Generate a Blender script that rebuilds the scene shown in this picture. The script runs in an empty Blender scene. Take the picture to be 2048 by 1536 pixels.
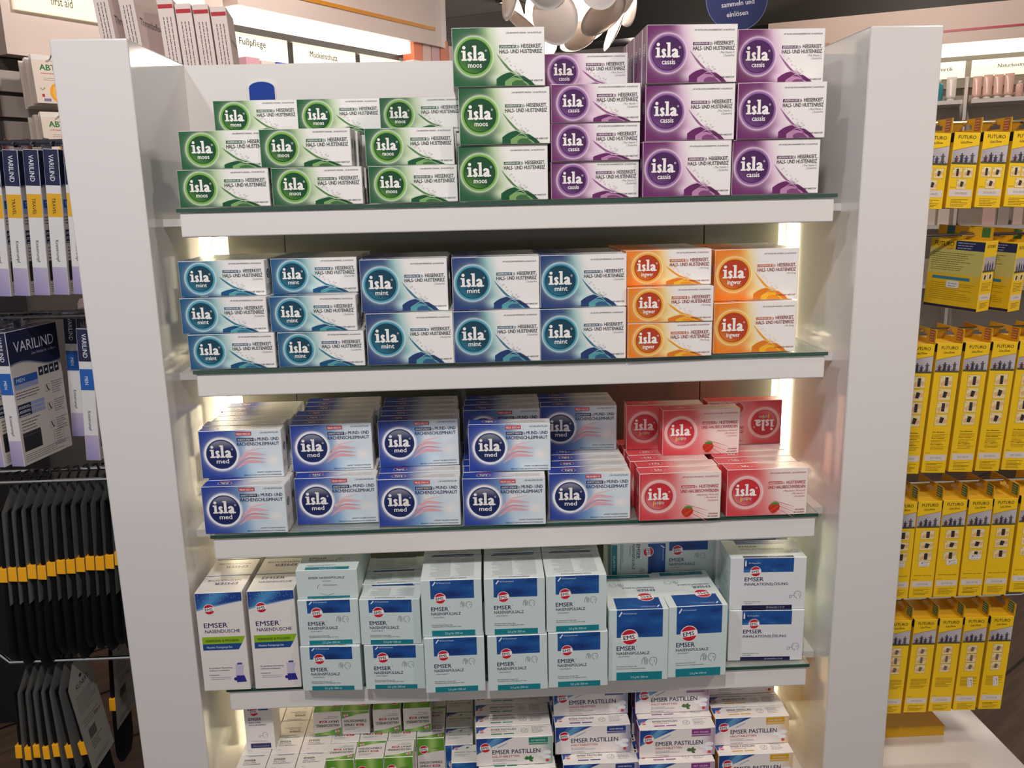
import bpy, math, random
from mathutils import Vector, Matrix
PI = math.pi
S = bpy.context.scene
COL = S.collection
ZO = 1.55                      # height of the measuring origin above the shop floor

# ------------------------------------------------------------------ camera
def camera():
    f = 1698.446; px, py = -9.853, 0.611
    c = Vector((-0.0522, -1.2138, -0.0204 + ZO)); p, r, y = 0.21768, -0.02318, 0.03633
    F = Vector((math.sin(y)*math.cos(p), math.cos(y)*math.cos(p), -math.sin(p)))
    R0 = Vector((math.cos(y), -math.sin(y), 0)); U0 = R0.cross(F)
    R = R0*math.cos(r) + U0*math.sin(r); U = -R0*math.sin(r) + U0*math.cos(r)
    cam = bpy.data.cameras.new('camera'); o = bpy.data.objects.new('camera', cam); COL.objects.link(o)
    m = Matrix(((R.x, U.x, -F.x, c.x), (R.y, U.y, -F.y, c.y), (R.z, U.z, -F.z, c.z), (0, 0, 0, 1)))
    o.matrix_world = m
    cam.sensor_fit = 'HORIZONTAL'; cam.sensor_width = 36; cam.lens = f*36/2048
    cam.shift_x = -px/2048; cam.shift_y = py/2048; cam.clip_start = .02
    S.camera = o
camera()

# ------------------------------------------------------------------ world, lights, exposure
w = bpy.data.worlds.new('world'); S.world = w; w.use_nodes = True
w.node_tree.nodes['Background'].inputs[0].default_value = (1.0, .95, .93, 1)
w.node_tree.nodes['Background'].inputs[1].default_value = .36
S.view_settings.view_transform = 'Standard'; S.view_settings.look = 'None'
S.view_settings.exposure = 0.08; S.view_settings.gamma = 1; S.view_settings.use_curve_mapping = False

def lamp(name, kind, loc, target, energy, color, size=.1, spot=None, blend=.4, size_y=None):
    l = bpy.data.lights.new(name, kind); l.energy = energy; l.color = color
    if kind == 'AREA':
        l.shape = 'RECTANGLE' if size_y else 'DISK'; l.size = size
        if size_y: l.size_y = size_y
    else: l.shadow_soft_size = size
    if spot: l.spot_size = spot; l.spot_blend = blend
    o = bpy.data.objects.new(name, l); COL.objects.link(o)
    loc = Vector(loc) + Vector((0, 0, ZO)); t = Vector(target) + Vector((0, 0, ZO))
    o.location = loc; o.rotation_euler = (t-loc).to_track_quat('-Z', 'Y').to_euler()
    return o
lamp('ceiling_spot_main', 'SPOT', (-.15, -1.35, 1.3), (0, .1, -.5), 74, (1, .95, .9), .05, 1.5, .5)
lamp('ceiling_spot_left', 'SPOT', (-1.1, -1.5, 1.3), (-.4, .1, -.7), 42, (.93, .96, 1), .06, 1.3, .5)
lamp('ceiling_spot_right', 'SPOT', (1.5, -1.2, 1.3), (.7, .2, -.4), 42, (1, .83, .7), .06, 1.5, .5)
lamp('ceiling_spot_back_left', 'SPOT', (-.3, 1.5, 1.35), (-1.2, 2.2, .45), 62, (1, .88, .78), .06, 2.0, .7)
lamp('fill_spot_near_left', 'SPOT', (-1.0, .35, 1.35), (-1.5, 1.7, .4), 34, (1, .88, .78), .06, 1.5, .7)  # added fill, brightens the otherwise dark left wall
lamp('fill_spot_back_middle', 'SPOT', (.45, .6, 1.35), (.45, 2.2, .6), 55, (1, .93, .88), .06, 1.0, .7)  # added front fill for the pendant petals and the round sign
lamp('ceiling_spot_back_right', 'SPOT', (2.4, 3.2, 1.3), (3.4, 4.5, .6), 44, (1, .84, .72), .06, 1.9, .6)
lamp('ceiling_fill_left', 'AREA', (-.6, 3.1, 1.0), (-.6, 3.1, 1.4), 22, (1, .88, .78), 1.6, size_y=.3)  # invented upward fill, keeps the ceiling over the left wall from going black
lamp('ceiling_fill_right', 'AREA', (2.2, 4.6, 1.0), (2.0, 4.4, 1.4), 44, (1, .88, .78), 3.0, size_y=.4)  # invented uplight above the right wall, added to brighten the ceiling
lamp('ceiling_spot_rack', 'SPOT', (1.7, -.4, 1.3), (1.0, .5, -.9), 40, (1, .85, .65), .06, 1.1, .6)

# ------------------------------------------------------------------ colours and materials
def lin(h):
    h = h.lstrip('#'); h = h if len(h) == 6 else ''.join(q*2 for q in h); o = []
    for i in (0, 2, 4):
        c = int(h[i:i+2], 16)/255; o.append(c/12.92 if c <= .04045 else ((c+.055)/1.055)**2.4)
    return tuple(o)
def mixc(a, b, t):
    t = max(0, min(1, t)); return tuple(x+(y-x)*t for x, y in zip(a, b))
def sm(a, b, x):
    t = max(0, min(1, (x-a)/(b-a))); return t*t*(3-2*t)
MATS = {}
def mat(name, col='#ffffff', rough=.5, metal=0, emit=None, es=1, trans=0, coat=0, spec=.5, alpha=1):
    if name in MATS: return MATS[name]
    m = bpy.data.materials.new(name); m.use_nodes = True; b = m.node_tree.nodes['Principled BSDF']
    b.inputs['Base Color'].default_value = (*lin(col), 1); b.inputs['Roughness'].default_value = rough
    b.inputs['Metallic'].default_value = metal; b.inputs['Specular IOR Level'].default_value = spec
    b.inputs['Transmission Weight'].default_value = trans; b.inputs['Coat Weight'].default_value = coat
    b.inputs['Coat Roughness'].default_value = .08; b.inputs['Alpha'].default_value = alpha
    if emit:
        b.inputs['Emission Color'].default_value = (*lin(emit), 1); b.inputs['Emission Strength'].default_value = es
    MATS[name] = m; return m
def print_mat(name, rough, emit=0, bump=0):
    m = mat(name, rough=rough); nt = m.node_tree; b = nt.nodes['Principled BSDF']
    a = nt.nodes.new('ShaderNodeAttribute'); a.attribute_name = 'ink'
    nt.links.new(a.outputs['Color'], b.inputs['Base Color'])
    if emit:
        nt.links.new(a.outputs['Color'], b.inputs['Emission Color']); b.inputs['Emission Strength'].default_value = emit
    if bump:
        n = nt.nodes.new('ShaderNodeTexNoise'); n.inputs['Scale'].default_value = 900; u = nt.nodes.new('ShaderNodeBump')
        u.inputs['Strength'].default_value = bump; u.inputs['Distance'].default_value = .0003
        nt.links.new(n.outputs['Fac'], u.inputs['Height']); nt.links.new(u.outputs['Normal'], b.inputs['Normal'])
    return m
INK = print_mat('printed_carton', .38, bump=.05)
INKM = print_mat('printed_matt_card', .6)
LIT = print_mat('backlit_print', .5, emit=.5)
WHITE = mat('white_lacquer', '#e0dcdb', .1, coat=.45)
FASC = mat('white_shelf_front', '#e6e2e0', .3)
GREYP = mat('grey_glass_panel', '#5d5c54', .12, coat=.4)
CHROME = mat('chrome', '#c8ccd0', .12, 1)
LED = mat('led_diffuser', '#fff3d8', .4, emit='#fff0c8', es=16)
def glass_mat():
    m = bpy.data.materials.new('shelf_glass'); m.use_nodes = True; b = m.node_tree.nodes['Principled BSDF']
    b.inputs['Base Color'].default_value = (.9, .97, .94, 1); b.inputs['Roughness'].default_value = .03
    b.inputs['Transmission Weight'].default_value = .9; b.inputs['IOR'].default_value = 1.5
    return m
GLASS = glass_mat(); EDGE = mat('green_glass_edge', '#2f5145', .15, coat=.4)
CLEAR = mat('clear_plastic', '#eef2f4', .08, trans=.95)

# ------------------------------------------------------------------ mesh helpers
EPS = .0001
class Fr:                                     # a flat frame on a surface, coordinates in millimetres
    def __init__(s, O, U, V, k=.001):
        s.O = Vector(O); s.U = Vector(U).normalized(); s.V = Vector(V).normalized(); s.N = s.U.cross(s.V); s.k = k
    def __call__(s, x, y, l): return s.O + s.U*(x*s.k) + s.V*(y*s.k) + s.N*(l*EPS)
class Ink:
    def __init__(s): s.v = []; s.f = []; s.c = []; s.k = 0
    def poly(s, pts, col):
        n = len(s.v); s.v += [tuple(p) for p in pts]; s.c += [col]*len(pts); s.f.append(tuple(range(n, n+len(pts))))
    def p2(s, fr, pts, col, l=1):
        s.k += 1; l += (s.k % 13)*.015
        s.poly([fr(x, y, l) for x, y in pts], lin(col) if isinstance(col, str) else col)
    def rect(s, fr, x0, y0, x1, y1, col, l=1): s.p2(fr, [(x0, y0), (x1, y0), (x1, y1), (x0, y1)], col, l)
    def disc(s, fr, x, y, r, col, l=1, n=40, ry=None, ang=0):
        ry = ry or r; pts = []
        for i in range(n):
            a = 2*PI*i/n; px, py = r*math.cos(a), ry*math.sin(a)
            pts.append((x+px*math.cos(ang)-py*math.sin(ang), y+px*math.sin(ang)+py*math.cos(ang)))
        s.p2(fr, pts, col, l)
    def ring(s, fr, x, y, r0, r1, col, l=1, n=40, a0=0, a1=2*PI):
        for i in range(n):
            a, b = a0+(a1-a0)*i/n, a0+(a1-a0)*(i+1)/n
            s.p2(fr, [(x+r0*math.cos(a), y+r0*math.sin(a)), (x+r1*math.cos(a), y+r1*math.sin(a)), (x+r1*math.cos(b), y+r1*math.sin(b)), (x+r0*math.cos(b), y+r0*math.sin(b))], col, l)
    def line(s, fr, pts, wd, col, l=1, taper=False):
        L = []; n = len(pts)
        for i, (x, y) in enumerate(pts):
            a = pts[max(0, i-1)]; b = pts[min(n-1, i+1)]; dx, dy = b[0]-a[0], b[1]-a[1]; q = math.hypot(dx, dy) or 1
            h = wd/2*(math.sin(PI*(i+.3)/(n-.4)) if taper else 1); L.append(((x-dy/q*h, y+dx/q*h), (x+dy/q*h, y-dx/q*h)))
        for i in range(n-1): s.p2(fr, [L[i][1], L[i+1][1], L[i+1][0], L[i][0]], col, l)
    def grid(s, fr, x0, y0, x1, y1, nx, ny, fn, l=.5):
        n = len(s.v)
        for j in range(ny+1):
            for i in range(nx+1):
                x = x0+(x1-x0)*i/nx; y = y0+(y1-y0)*j/ny
                s.v.append(tuple(fr(x, y, l))); s.c.append(fn(x, y))
        for j in range(ny):
            for i in range(nx):
                a = n+j*(nx+1)+i; s.f.append((a, a+1, a+nx+2, a+nx+1))
    def text(s, fr, t, x0, y0, h, col, x1=None, l=3, bold=0, al='L', shear=0, ang=0):
        vs, fs, wd = glyphs(t, shear); b = max(0, bold)*h*.8; kx = h if x1 is None else (x1-x0-2*b)/wd
        W = wd*kx; ox = b if (al == 'L' or x1 is not None) else (-W if al == 'R' else -W/2)
        col = lin(col) if isinstance(col, str) else col; ca, sa = math.cos(ang), math.sin(ang)
        for dx, dy in (((0, 0),) if b == 0 else ((-b, 0), (b, 0), (0, b*.6), (0, -b*.6)) if h > 4.5 else ((-b, 0), (b, 0))):
            n = len(s.v); s.k += 1; lq = l+(s.k % 13)*.015
            for x, y in vs:
                X, Y = x*kx+ox+dx, y*h+dy; s.v.append(tuple(fr(x0+X*ca-Y*sa, y0+X*sa+Y*ca, lq))); s.c.append(col)
            s.f += [tuple(n+i for i in f) for f in fs]
    def small(s, fr, x0, y0, x1, n, dy, h, col, l=2, seed=1, al='L'):      # rows of print too small to read
        rd = random.Random(seed)
        for k in range(n):
            y = y0-k*dy; end = x0+(x1-x0)*(rd.uniform(.6, 1) if k else 1); off = (x1-end) if al == 'R' else 0
            x = x0
            while x < end:
                q = min(rd.uniform(1.2, 4)*h, end-x); s.rect(fr, x+off, y, x+q+off, y+h*.62, col, l); x += q+h*.45
    def carton(s, w, d, h, front, top=None, side=None, back=None, edge='#e8e6e2', c=.0006):
        top = top or front; side = side or front; X, Z = w/2, h
        K = {'f': front, 't': top, 'l': side, 'r': side, 'k': back or side, 'b': side}
        K = {a: lin(b) if isinstance(b, str) else b for a, b in K.items()}; e = lin(edge)
        P = s.poly
        P([(-X+c, 0, c), (X-c, 0, c), (X-c, 0, Z-c), (-X+c, 0, Z-c)], K['f'])
        P([(X-c, d, c), (-X+c, d, c), (-X+c, d, Z-c), (X-c, d, Z-c)], K['k'])
        P([(X, c, c), (X, d-c, c), (X, d-c, Z-c), (X, c, Z-c)], K['r'])
        P([(-X, d-c, c), (-X, c, c), (-X, c, Z-c), (-X, d-c, Z-c)], K['l'])
        P([(-X+c, c, Z), (X-c, c, Z), (X-c, d-c, Z), (-X+c, d-c, Z)], K['t'])
        P([(-X+c, d-c, 0), (X-c, d-c, 0), (X-c, c, 0), (-X+c, c, 0)], K['b'])
        for y, yo in ((0, c), (d, d-c)):
            for z, zo in ((0, c), (Z, Z-c)): P([(-X+c, y, zo), (X-c, y, zo), (X-c, yo, z), (-X+c, yo, z)], e)
            for sx in (-1, 1): P([(sx*(X-c), y, c), (sx*X, yo, c), (sx*X, yo, Z-c), (sx*(X-c), y, Z-c)], e)
        for sx in (-1, 1):
            for z, zo in ((0, c), (Z, Z-c)): P([(sx*X, c, zo), (sx*X, d-c, zo), (sx*(X-c), d-c, z), (sx*(X-c), c, z)], e)
            for y, yo in ((0, c), (d, d-c)):
                for z, zo in ((0, c), (Z, Z-c)): P([(sx*(X-c), y, zo), (sx*X, yo, zo), (sx*(X-c), yo, z)], e)
    def mesh(s, name, m=None):
        me = bpy.data.meshes.new(name); me.from_pydata(s.v, [], s.f)
        a = me.attributes.new('ink', 'FLOAT_COLOR', 'POINT'); fl = []
        for c in s.c: fl += [c[0], c[1], c[2], 1]
        a.data.foreach_set('color', fl); me.materials.append(m or INK); me.update(); return me
GC = {}
def glyphs(t, shear):
    k = (t, shear)
    if k in GC: return GC[k]
    cu = bpy.data.curves.new('t', 'FONT'); cu.body = t; cu.resolution_u = 2; cu.shear = shear
    o = bpy.data.objects.new('t', cu); COL.objects.link(o); dg = bpy.context.evaluated_depsgraph_get(); dg.update()
    me = o.evaluated_get(dg).to_mesh(); vs = [(v.co.x, v.co.y) for v in me.vertices]; fs = [tuple(p.vertices) for p in me.polygons]
    bpy.data.objects.remove(o); bpy.data.curves.remove(cu)
    xs = [v[0] for v in vs]; x0, x1 = min(xs), max(xs); K = 1/.705
    GC[k] = ([((x-x0)*K, y*K) for x, y in vs], fs, (x1-x0)*K); return GC[k]
def FR(w, d, h, face='front'):
    return {'front': Fr((-w/2, 0, 0), (1, 0, 0), (0, 0, 1)), 'top': Fr((-w/2, 0, h), (1, 0, 0), (0, 1, 0)),
            'topflip': Fr((w/2, d, h), (-1, 0, 0), (0, -1, 0)), 'right': Fr((w/2, 0, 0), (0, 1, 0), (0, 0, 1)),
            'left': Fr((-w/2, d, 0), (0, -1, 0), (0, 0, 1))}[face]

class MB:                                      # plain solid geometry
    def __init__(s): s.v = []; s.f = []
    def box(s, x0, y0, z0, x1, y1, z1):
        n = len(s.v); s.v += [(x, y, z) for z in (z0, z1) for y in (y0, y1) for x in (x0, x1)]
        s.f += [tuple(n+i for i in q) for q in ((0, 2, 3, 1), (4, 5, 7, 6), (0, 1, 5, 4), (2, 6, 7, 3), (0, 4, 6, 2), (1, 3, 7, 5))]; return s
    def prism(s, pts, b):                      # 3D loop swept along b
        n = len(s.v); m = len(pts); b = Vector(b)
        s.v += [tuple(Vector(p)) for p in pts] + [tuple(Vector(p)+b) for p in pts]
        s.f += [tuple(n+i for i in range(m)), tuple(n+m+i for i in reversed(range(m)))]
        s.f += [(n+i, n+(i+1) % m, n+m+(i+1) % m, n+m+i) for i in range(m)]; return s
    def tube(s, pts, r, k=8):
        pts = [Vector(p) for p in pts]; n = len(s.v); L = len(pts); up = Vector((0, 0, 1))
        for i, p in enumerate(pts):
            t = (pts[min(L-1, i+1)]-pts[max(0, i-1)]).normalized()
            a = t.cross(up if abs(t.z) < .95 else Vector((1, 0, 0))).normalized(); b = t.cross(a)
            rr = r(i/(L-1)) if callable(r) else r
            s.v += [tuple(p+(a*math.cos(2*PI*j/k)+b*math.sin(2*PI*j/k))*rr) for j in range(k)]
        for i in range(L-1):
            for j in range(k): s.f.append((n+i*k+j, n+i*k+(j+1) % k, n+(i+1)*k+(j+1) % k, n+(i+1)*k+j))
        s.f.append(tuple(n+j for j in reversed(range(k)))); s.f.append(tuple(n+(L-1)*k+j for j in range(k))); return s
    def lathe(s, prof, k=24, c=(0, 0)):
        n = len(s.v)
        for r, z in prof: s.v += [(c[0]+r*math.cos(2*PI*j/k), c[1]+r*math.sin(2*PI*j/k), z) for j in range(k)]
        for i in range(len(prof)-1):
            for j in range(k): s.f.append((n+i*k+j, n+i*k+(j+1) % k, n+(i+1)*k+(j+1) % k, n+(i+1)*k+j))
        s.f.append(tuple(n+j for j in reversed(range(k)))); m = n+(len(prof)-1)*k; s.f.append(tuple(m+j for j in range(k))); return s
    def mesh(s, name, m, smooth=False, bevel=0):
        me = bpy.data.meshes.new(name); me.from_pydata(s.v, [], s.f); me.materials.append(m); me.update()
        if smooth: me.polygons.foreach_set('use_smooth', [True]*len(me.polygons))
        return me
def obj(name, me, parent=None, loc=None, bevel=0):
    o = bpy.data.objects.new(name, me); COL.objects.link(o)
    if parent: o.parent = parent
    if loc: o.location = loc
    if bevel:
        b = o.modifiers.new('bevel', 'BEVEL'); b.width = bevel; b.segments = 3; b.limit_method = 'ANGLE'
    return o
def tag(o, label, cat, group=None):
    o['label'] = label; o['category'] = cat
    if group: o['group'] = group
    return o
def empty(name, loc, rz=0):
    o = bpy.data.objects.new(name, None); COL.objects.link(o); o.empty_display_size = .02
    o.location = loc; o.rotation_euler = (0, 0, rz); return o
def struct(o): o['kind'] = 'structure'; return o
def copy_tree(o, parent=None):
    c = o.copy(); COL.objects.link(c); c.parent = parent
    for ch in KIDS.get(o.name, []): copy_tree(ch, c)
    return c
KIDS = {}
def kid(parent, o): o.parent = parent; KIDS.setdefault(parent.name, []).append(o); return o

# ------------------------------------------------------------------ carton artwork
def word(A, fr, x0, y0, k, c, l=4):                 # slab-serif lettering of the round badge
    R = lambda a, b, d, e: A.rect(fr, x0+a*k, y0+b*k, x0+d*k, y0+e*k, c, l)
    R(10, 0, 27, 56); R(2, 0, 35, 9); R(2, 47, 27, 56); A.disc(fr, x0+18*k, y0+73*k, 10*k, c, l, 14)
    R(74, 0, 91, 84); R(67, 0, 98, 9); R(67, 75, 91, 84)
    A.text(fr, 's', x0+37*k, y0+.5*k, 72*k, c, x0+66*k, l, .085); A.text(fr, 'a', x0+99*k, y0+.5*k, 72*k, c, x0+143*k, l, .085); R(134, 0, 148, 9)
def isla(kind, small, back_print=False):
    med, jun = kind == 'med', kind == 'junior'
    w, h, d = (130.5, 53.5, 30) if small else (131, 79, 30)
    T = {'moos': ('#0a5a33', '#9cc878', '#6fae3c', '#0f4a2a', '#28372f', '#0f5c33', '#dfe9d0'),
         'cassis': ('#6f2467', '#dba3cf', '#8f5ba0', '#4a1f58', '#3d3038', '#5a2058', '#eed6ea'),
         'mint': ('#0c5585', '#62bcba', '#3d98b6', '#0c4156', '#263640', '#0e5576', '#d6eeee'),
         'ingwer': ('#ef8418', '#f8cf2a', '#f2a834', '#b83e1a', '#8a2a22', '#c0561c', '#fbeaa8'),
         'med': ('#2342a0', '#9cc4e4', '#ffffff', '#15245c', '#1f2d5c', '#1f2d5c', '#eaf4fa'),
         'junior': ('#d8404a', '#f0a8a8', '#eab0b4', '#cc2c38', '#b02c3a', '#c8404c', '#fbe6e0')}[kind]
    if kind == 'mint' and not small: T = ('#233e78',)+T[1:]
    dk, mid, rg, ds, tx, pill, glow = T; A = Ink(); A.carton(w/1000, d/1000, h/1000, dk, side='#d9d5d3' if not jun else dk)
    Dk, Mi, Gl, Wt = lin(dk), lin(mid), lin(glow), lin('#f4f0ef')
    cx, cy, R = (32, 27, 22.6) if small else (30.5, 40.5, 26.5)
    if med: cx, cy, R = 34, 40, 27
    if jun: cx, cy, R = 31, 40, 26
    fr = FR(w/1000, d/1000, h/1000)
    def bg(x, y):
        r = math.hypot(x-cx, y-cy); t = sm(cx+R*.1, w*.68, x+(y-h/2)*.22)
        c = mixc(Dk, mixc(Mi, Wt, .25), sm(.0, .55, t)); c = mixc(c, Wt, sm(.3, .95, t))
        if med:
            c = mixc(Dk, lin('#8fb8de'), sm(.25, .62, x/w)); c = mixc(c, lin('#dfeaf2'), sm(.5, .72, x/w))
            c = mixc(c, lin('#b5d4ea'), .75*math.exp(-((x-w*.74)/22)**2-((y-h*.36)/16)**2))
            c = mixc(c, Wt, .95*math.exp(-((x-w*.87)/11)**2-((y-h*.36)/9)**2))
            c = mixc(c, Wt, .8*math.exp(-((x-w*.6)/9)**2-((y-h*.6)/22)**2))
        elif not jun:
            q = math.exp(-((x-(w*.66))/20)**2)*h*.26-y
            c = mixc(c, mixc(Dk, Mi, sm(w*.6, w*.86, x)), .92*sm(-1.5, 2.5, q))
            c = mixc(c, Gl, .85*math.exp(-((x-(cx+R+8))/13)**2-((y-h*.14)/7)**2))
        else:
            c = mixc(Dk, lin('#e88a8c'), sm(.28, .55, x/w)); c = mixc(c, lin('#f3e4de'), sm(.42, .72, x/w+(y/h-.5)*.1))
            c = mixc(c, lin('#e06a70'), .7*math.exp(-((x-w*.6)/14)**2-((y-2)/6)**2))
        c = mixc(c, Gl if not med else Wt, .95*math.exp(-((r-R)/(1.7 if not med else 1.4))**2) if r > R else .9)
        return mixc(c, Gl, .22*math.exp(-max(0, r-R)/5))
    A.grid(fr, .7, .7, w-.7, h-.7, 84, 36 if small else 48, bg)
    if med:
        A.ring(fr, cx, cy, R-2.2, R-.2, '#fbfbff', 1); A.disc(fr, cx, cy, R-2.6, '#233a78', 1.5); A.disc(fr, cx, cy, R-4, ds, 2)
    else:
        A.disc(fr, cx, cy, R, rg, 1); A.disc(fr, cx, cy, R-.5, mixc(lin(rg), Gl, .25), 1.3); A.disc(fr, cx, cy, R-1.4, rg, 1.6)
        A.disc(fr, cx, cy, R-3.2, mixc(lin(ds), (0, 0, 0), .25), 1.9); A.disc(fr, cx, cy, R-3.8, ds, 2.2)
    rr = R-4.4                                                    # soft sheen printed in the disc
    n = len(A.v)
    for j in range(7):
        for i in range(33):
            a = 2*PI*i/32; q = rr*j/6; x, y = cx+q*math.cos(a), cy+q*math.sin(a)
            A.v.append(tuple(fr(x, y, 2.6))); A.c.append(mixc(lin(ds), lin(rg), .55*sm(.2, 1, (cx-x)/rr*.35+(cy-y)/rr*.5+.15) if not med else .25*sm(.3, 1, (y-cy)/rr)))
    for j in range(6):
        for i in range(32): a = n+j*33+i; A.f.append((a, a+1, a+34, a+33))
    W2 = '#f7f4f2'; u = R/22.6
    word(A, fr, cx-15.6*u, cy-4.6*u, .204*u, W2)
    A.ring(fr, cx+14.6*u, cy+6.6*u, 1.1, 1.45, W2, 4, 14); A.text(fr, 'R', cx+14.1*u, cy+6*u, 1.3, W2, l=4)
    if jun:
        x = cx-9.5
        for ch, c, q in zip('junior', ('#f4c22c', '#e06a3a', '#5a9ad8', '#f0d040', '#ef7d2e', '#6ab0e0'), (2.4, 3.3, 3.3, 1.6, 3.3, 2.4)):
            A.text(fr, ch, x, cy-13.5+(1 if ch in 'no' else 0), 6.6, W2, x+q+.4, 4, bold=.07)
            A.text(fr, ch, x, cy-13.5+(1 if ch in 'no' else 0), 6.6, c, x+q+.3, 5, bold=.02); x += q+.5
    else: A.text(fr, kind, cx-(7.4 if kind != 'ingwer' else 8.8)*u, cy-12.6*u, 6.2*u, W2, cx+(9.2 if kind != 'ingwer' else 9.6)*u, 4, bold=.03)
    X1 = w-4
    def H(frac): return h*(1-frac)
    if med:
        A.rect(fr, 59, H(.115), 84, H(.035), '#c8363e', 2); A.text(fr, 'MILDE KIRSCHE', 60.5, H(.1), 3.4, W2, 82.5, 3, .02)
        A.text(fr, '| 50 HALSPASTILLEN', 97, H(.075), 2.7, tx, X1, 3, .01, shear=.2)
        A.rect(fr, 60, H(.235), 87, H(.165), pill, 2); A.text(fr, 'SCHÜTZT EFFEKTIV', 61.5, H(.22), 3, W2, 85.5, 3, .02, shear=.2)
        A.text(fr, '»', 87.6, H(.235), 7, pill, 91.5, 3)
        A.text(fr, 'MUND- UND', 93, H(.225), 5.4, tx, X1, 3, .035); A.text(fr, 'RACHENSCHLEIMHAUT', 60, H(.325), 5.6, tx, X1, 3, .035)
        for k, (a, b) in enumerate(((.80, 1), (.88, .6))):
            A.text(fr, ('LINDERT HALSBESCHWERDEN', 'BERUHIGT STARK BEANSPRUCHTE STIMMBÄNDER')[k], (88, 67)[k], H((.905, .965)[k]), 2.2, tx, X1, 3, .015, shear=.2)
        for dy, hh, wd, c in ((0, 19, 5.5, '#e6b4bc'), (-3, 15, 3, '#dc98a4'), (-7, 13, 5.5, '#e4acb6'), (-1, 25, 2.2, '#ecc4ca')):
            pts = []
            for t in range(14):
                q = t/13; pts.append((cx+R-6+q*(w*.80-cx-R+6), cy-19+dy+hh*math.sin(PI/2*min(1, q*1.9))-5*max(0, q-.5)*(1 if hh < 25 else -2)))
            A.line(fr, pts, wd, c, 1.2, True)
        A.text(fr, 'hydro+', cx+6, cy-R+2.3, 3, '#2b3f7c', cx+17, 4, .01, ang=.5)
    elif jun:
        A.text(fr, '| MIT NATÜRLICHEM AROMA  | 20 HALSPASTILLEN', 68, H(.115), 2.5, tx, X1, 3, .012, shear=.2)
        A.rect(fr, 67, H(.335), 89, H(.275), pill, 2); A.text(fr, 'LINDERUNG BEI', 68, H(.325), 2.7, W2, 88, 3, .02, shear=.2)
        A.text(fr, '»', 89.5, H(.335), 6, pill, 93, 3)
        A.text(fr, 'HUSTENREIZ', 96, H(.335), 5.3, tx, X1, 3, .035); A.text(fr, 'UND HALSBESCHWERDEN', 66, H(.43), 5.3, tx, X1, 3, .035)
        for k, t in enumerate(('| Pflanzlicher Wirkstoff', '| Mit Vitamin C', '| Zuckerfrei')): A.text(fr, t, (91, 105, 109)[k], H(.5+.06*k), 2.7, '#c25a60', X1, 3, .01, shear=.2)
        A.text(fr, 'FÜR KINDER', 112, H(.91), 2.6, '#8a3038', X1, 3, .03, shear=.2); A.text(fr, 'AB 4 JAHREN', 110, H(.965), 2.6, '#8a3038', X1, 3, .03, shear=.2)
        A.p2(fr, [(68, 13), (70, 8), (74, 4), (77, 3.4), (81, 5), (86, 10), (87.5, 15), (85, 18.6), (80, 20), (75, 19.6), (70, 18)], '#c8301f', 2)
        for q in range(14): A.disc(fr, 72+(q*5 % 13), 7.5+(q*3.7 % 10), .4, '#f0b060', 3, 6)
        for a in range(6): A.line(fr, [(79, 18.6), (79+7*math.cos(.2+a*.55), 18.5+5*math.sin(.2+a*.55))], 1.8, '#4c8a2c', 3, False)
        for k in range(5): A.line(fr, [(70+t*6, 27-k*2.2-t*(2+k*.35)) for t in range(8)], 1.3, ('#d98088', '#eab8b4')[k % 2], 1.4, True)
    else:
        b0 = (.345, .47) if small else (.352, .44)
        A.text(fr, {'moos': '| DAS BEWÄHRTE ORIGINAL  | 30 HALSPASTILLEN', 'cassis': '| MIT NATÜRLICHEM JOHANNISBEEREXTRAKT | 30 HALSPASTILLEN', 'mint': '| MIT NATÜRLICHEM PFEFFERMINZÖL | 30 HALSPASTILLEN',
               'ingwer': '| MIT NATÜRLICHEM INGWERÖL | 30 HALSPASTILLEN'}[kind].replace('30', '30' if small else '60'), 76 if kind != 'cassis' else 68, H(.11), 2.1, tx, w-4.5, 3, .012, shear=.2)
        A.rect(fr, 66.5, H(b0[0])-.2, 90, H(b0[0])+4.1, pill, 2); A.text(fr, 'LINDERUNG BEI', 68, H(b0[0])+.7, 2.7, W2, 88.5, 3, .02, shear=.15)
        A.text(fr, '»', 90.6, H(b0[0])-.6, 7, pill, 95, 3)
        A.text(fr, 'HEISERKEIT,', 97.5, H(b0[0]), 5.3, tx, X1, 3, .035); A.text(fr, 'HALS- UND HUSTENREIZ', 66.5, H(b0[1]), 5.3, tx, X1, 3, .035)
        sub = {'cassis': ('| Plus Vitamin C', '| Zuckerfrei'), 'mint': ('| Zuckerfrei',), 'ingwer': ('| Mit Honig',), 'moos': ()}[kind]
        for k, t in enumerate(sub): A.text(fr, t, w-4-len(t)*1.35, H(b0[1])-(4.6+k*4.1), 2.9, mixc(lin(tx), lin('#ffffff'), .25), X1, 3, .012, shear=.15)
        A.text(fr, 'PFLANZLICHER WIRKSTOFF', 97, 4.6 if small else 6, 2.5, tx, w-3, 3, .02, shear=.25)
        q = 0 if small else 8                                    # curling leaf line with droplets
        sx = cx+R+6
        C = [(sx+t*3.5, 10+q*.4+(h*.55-10-q*.4)*(1-t/10)**1.7) for t in range(11)]
        A.line(fr, C, 3.4, mixc(Dk, Mi, .25), 1.2, True); A.line(fr, [(x+2.5, y+.2) for x, y in C], 1.1, mixc(Gl, Wt, .4), 1.6, True)
        A.line(fr, [(x+1, y-2.2) for x, y in C], 1.0, mixc(Dk, Mi, .5), 1.5, True)
        for k in range(9):
            x, y = C[2+k % 8]; x += 5+(k*2.3 % 4); y += 1.8+(k*1.7 % 3); A.ring(fr, x, y, .55+.1*(k % 3), .95+.15*(k % 3), mixc(Dk, Wt, .45), 1.6, 12)
        ex = (lambda t: w*.47+t*w*.42); dh = h*(.2 if small else .25)
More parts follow.
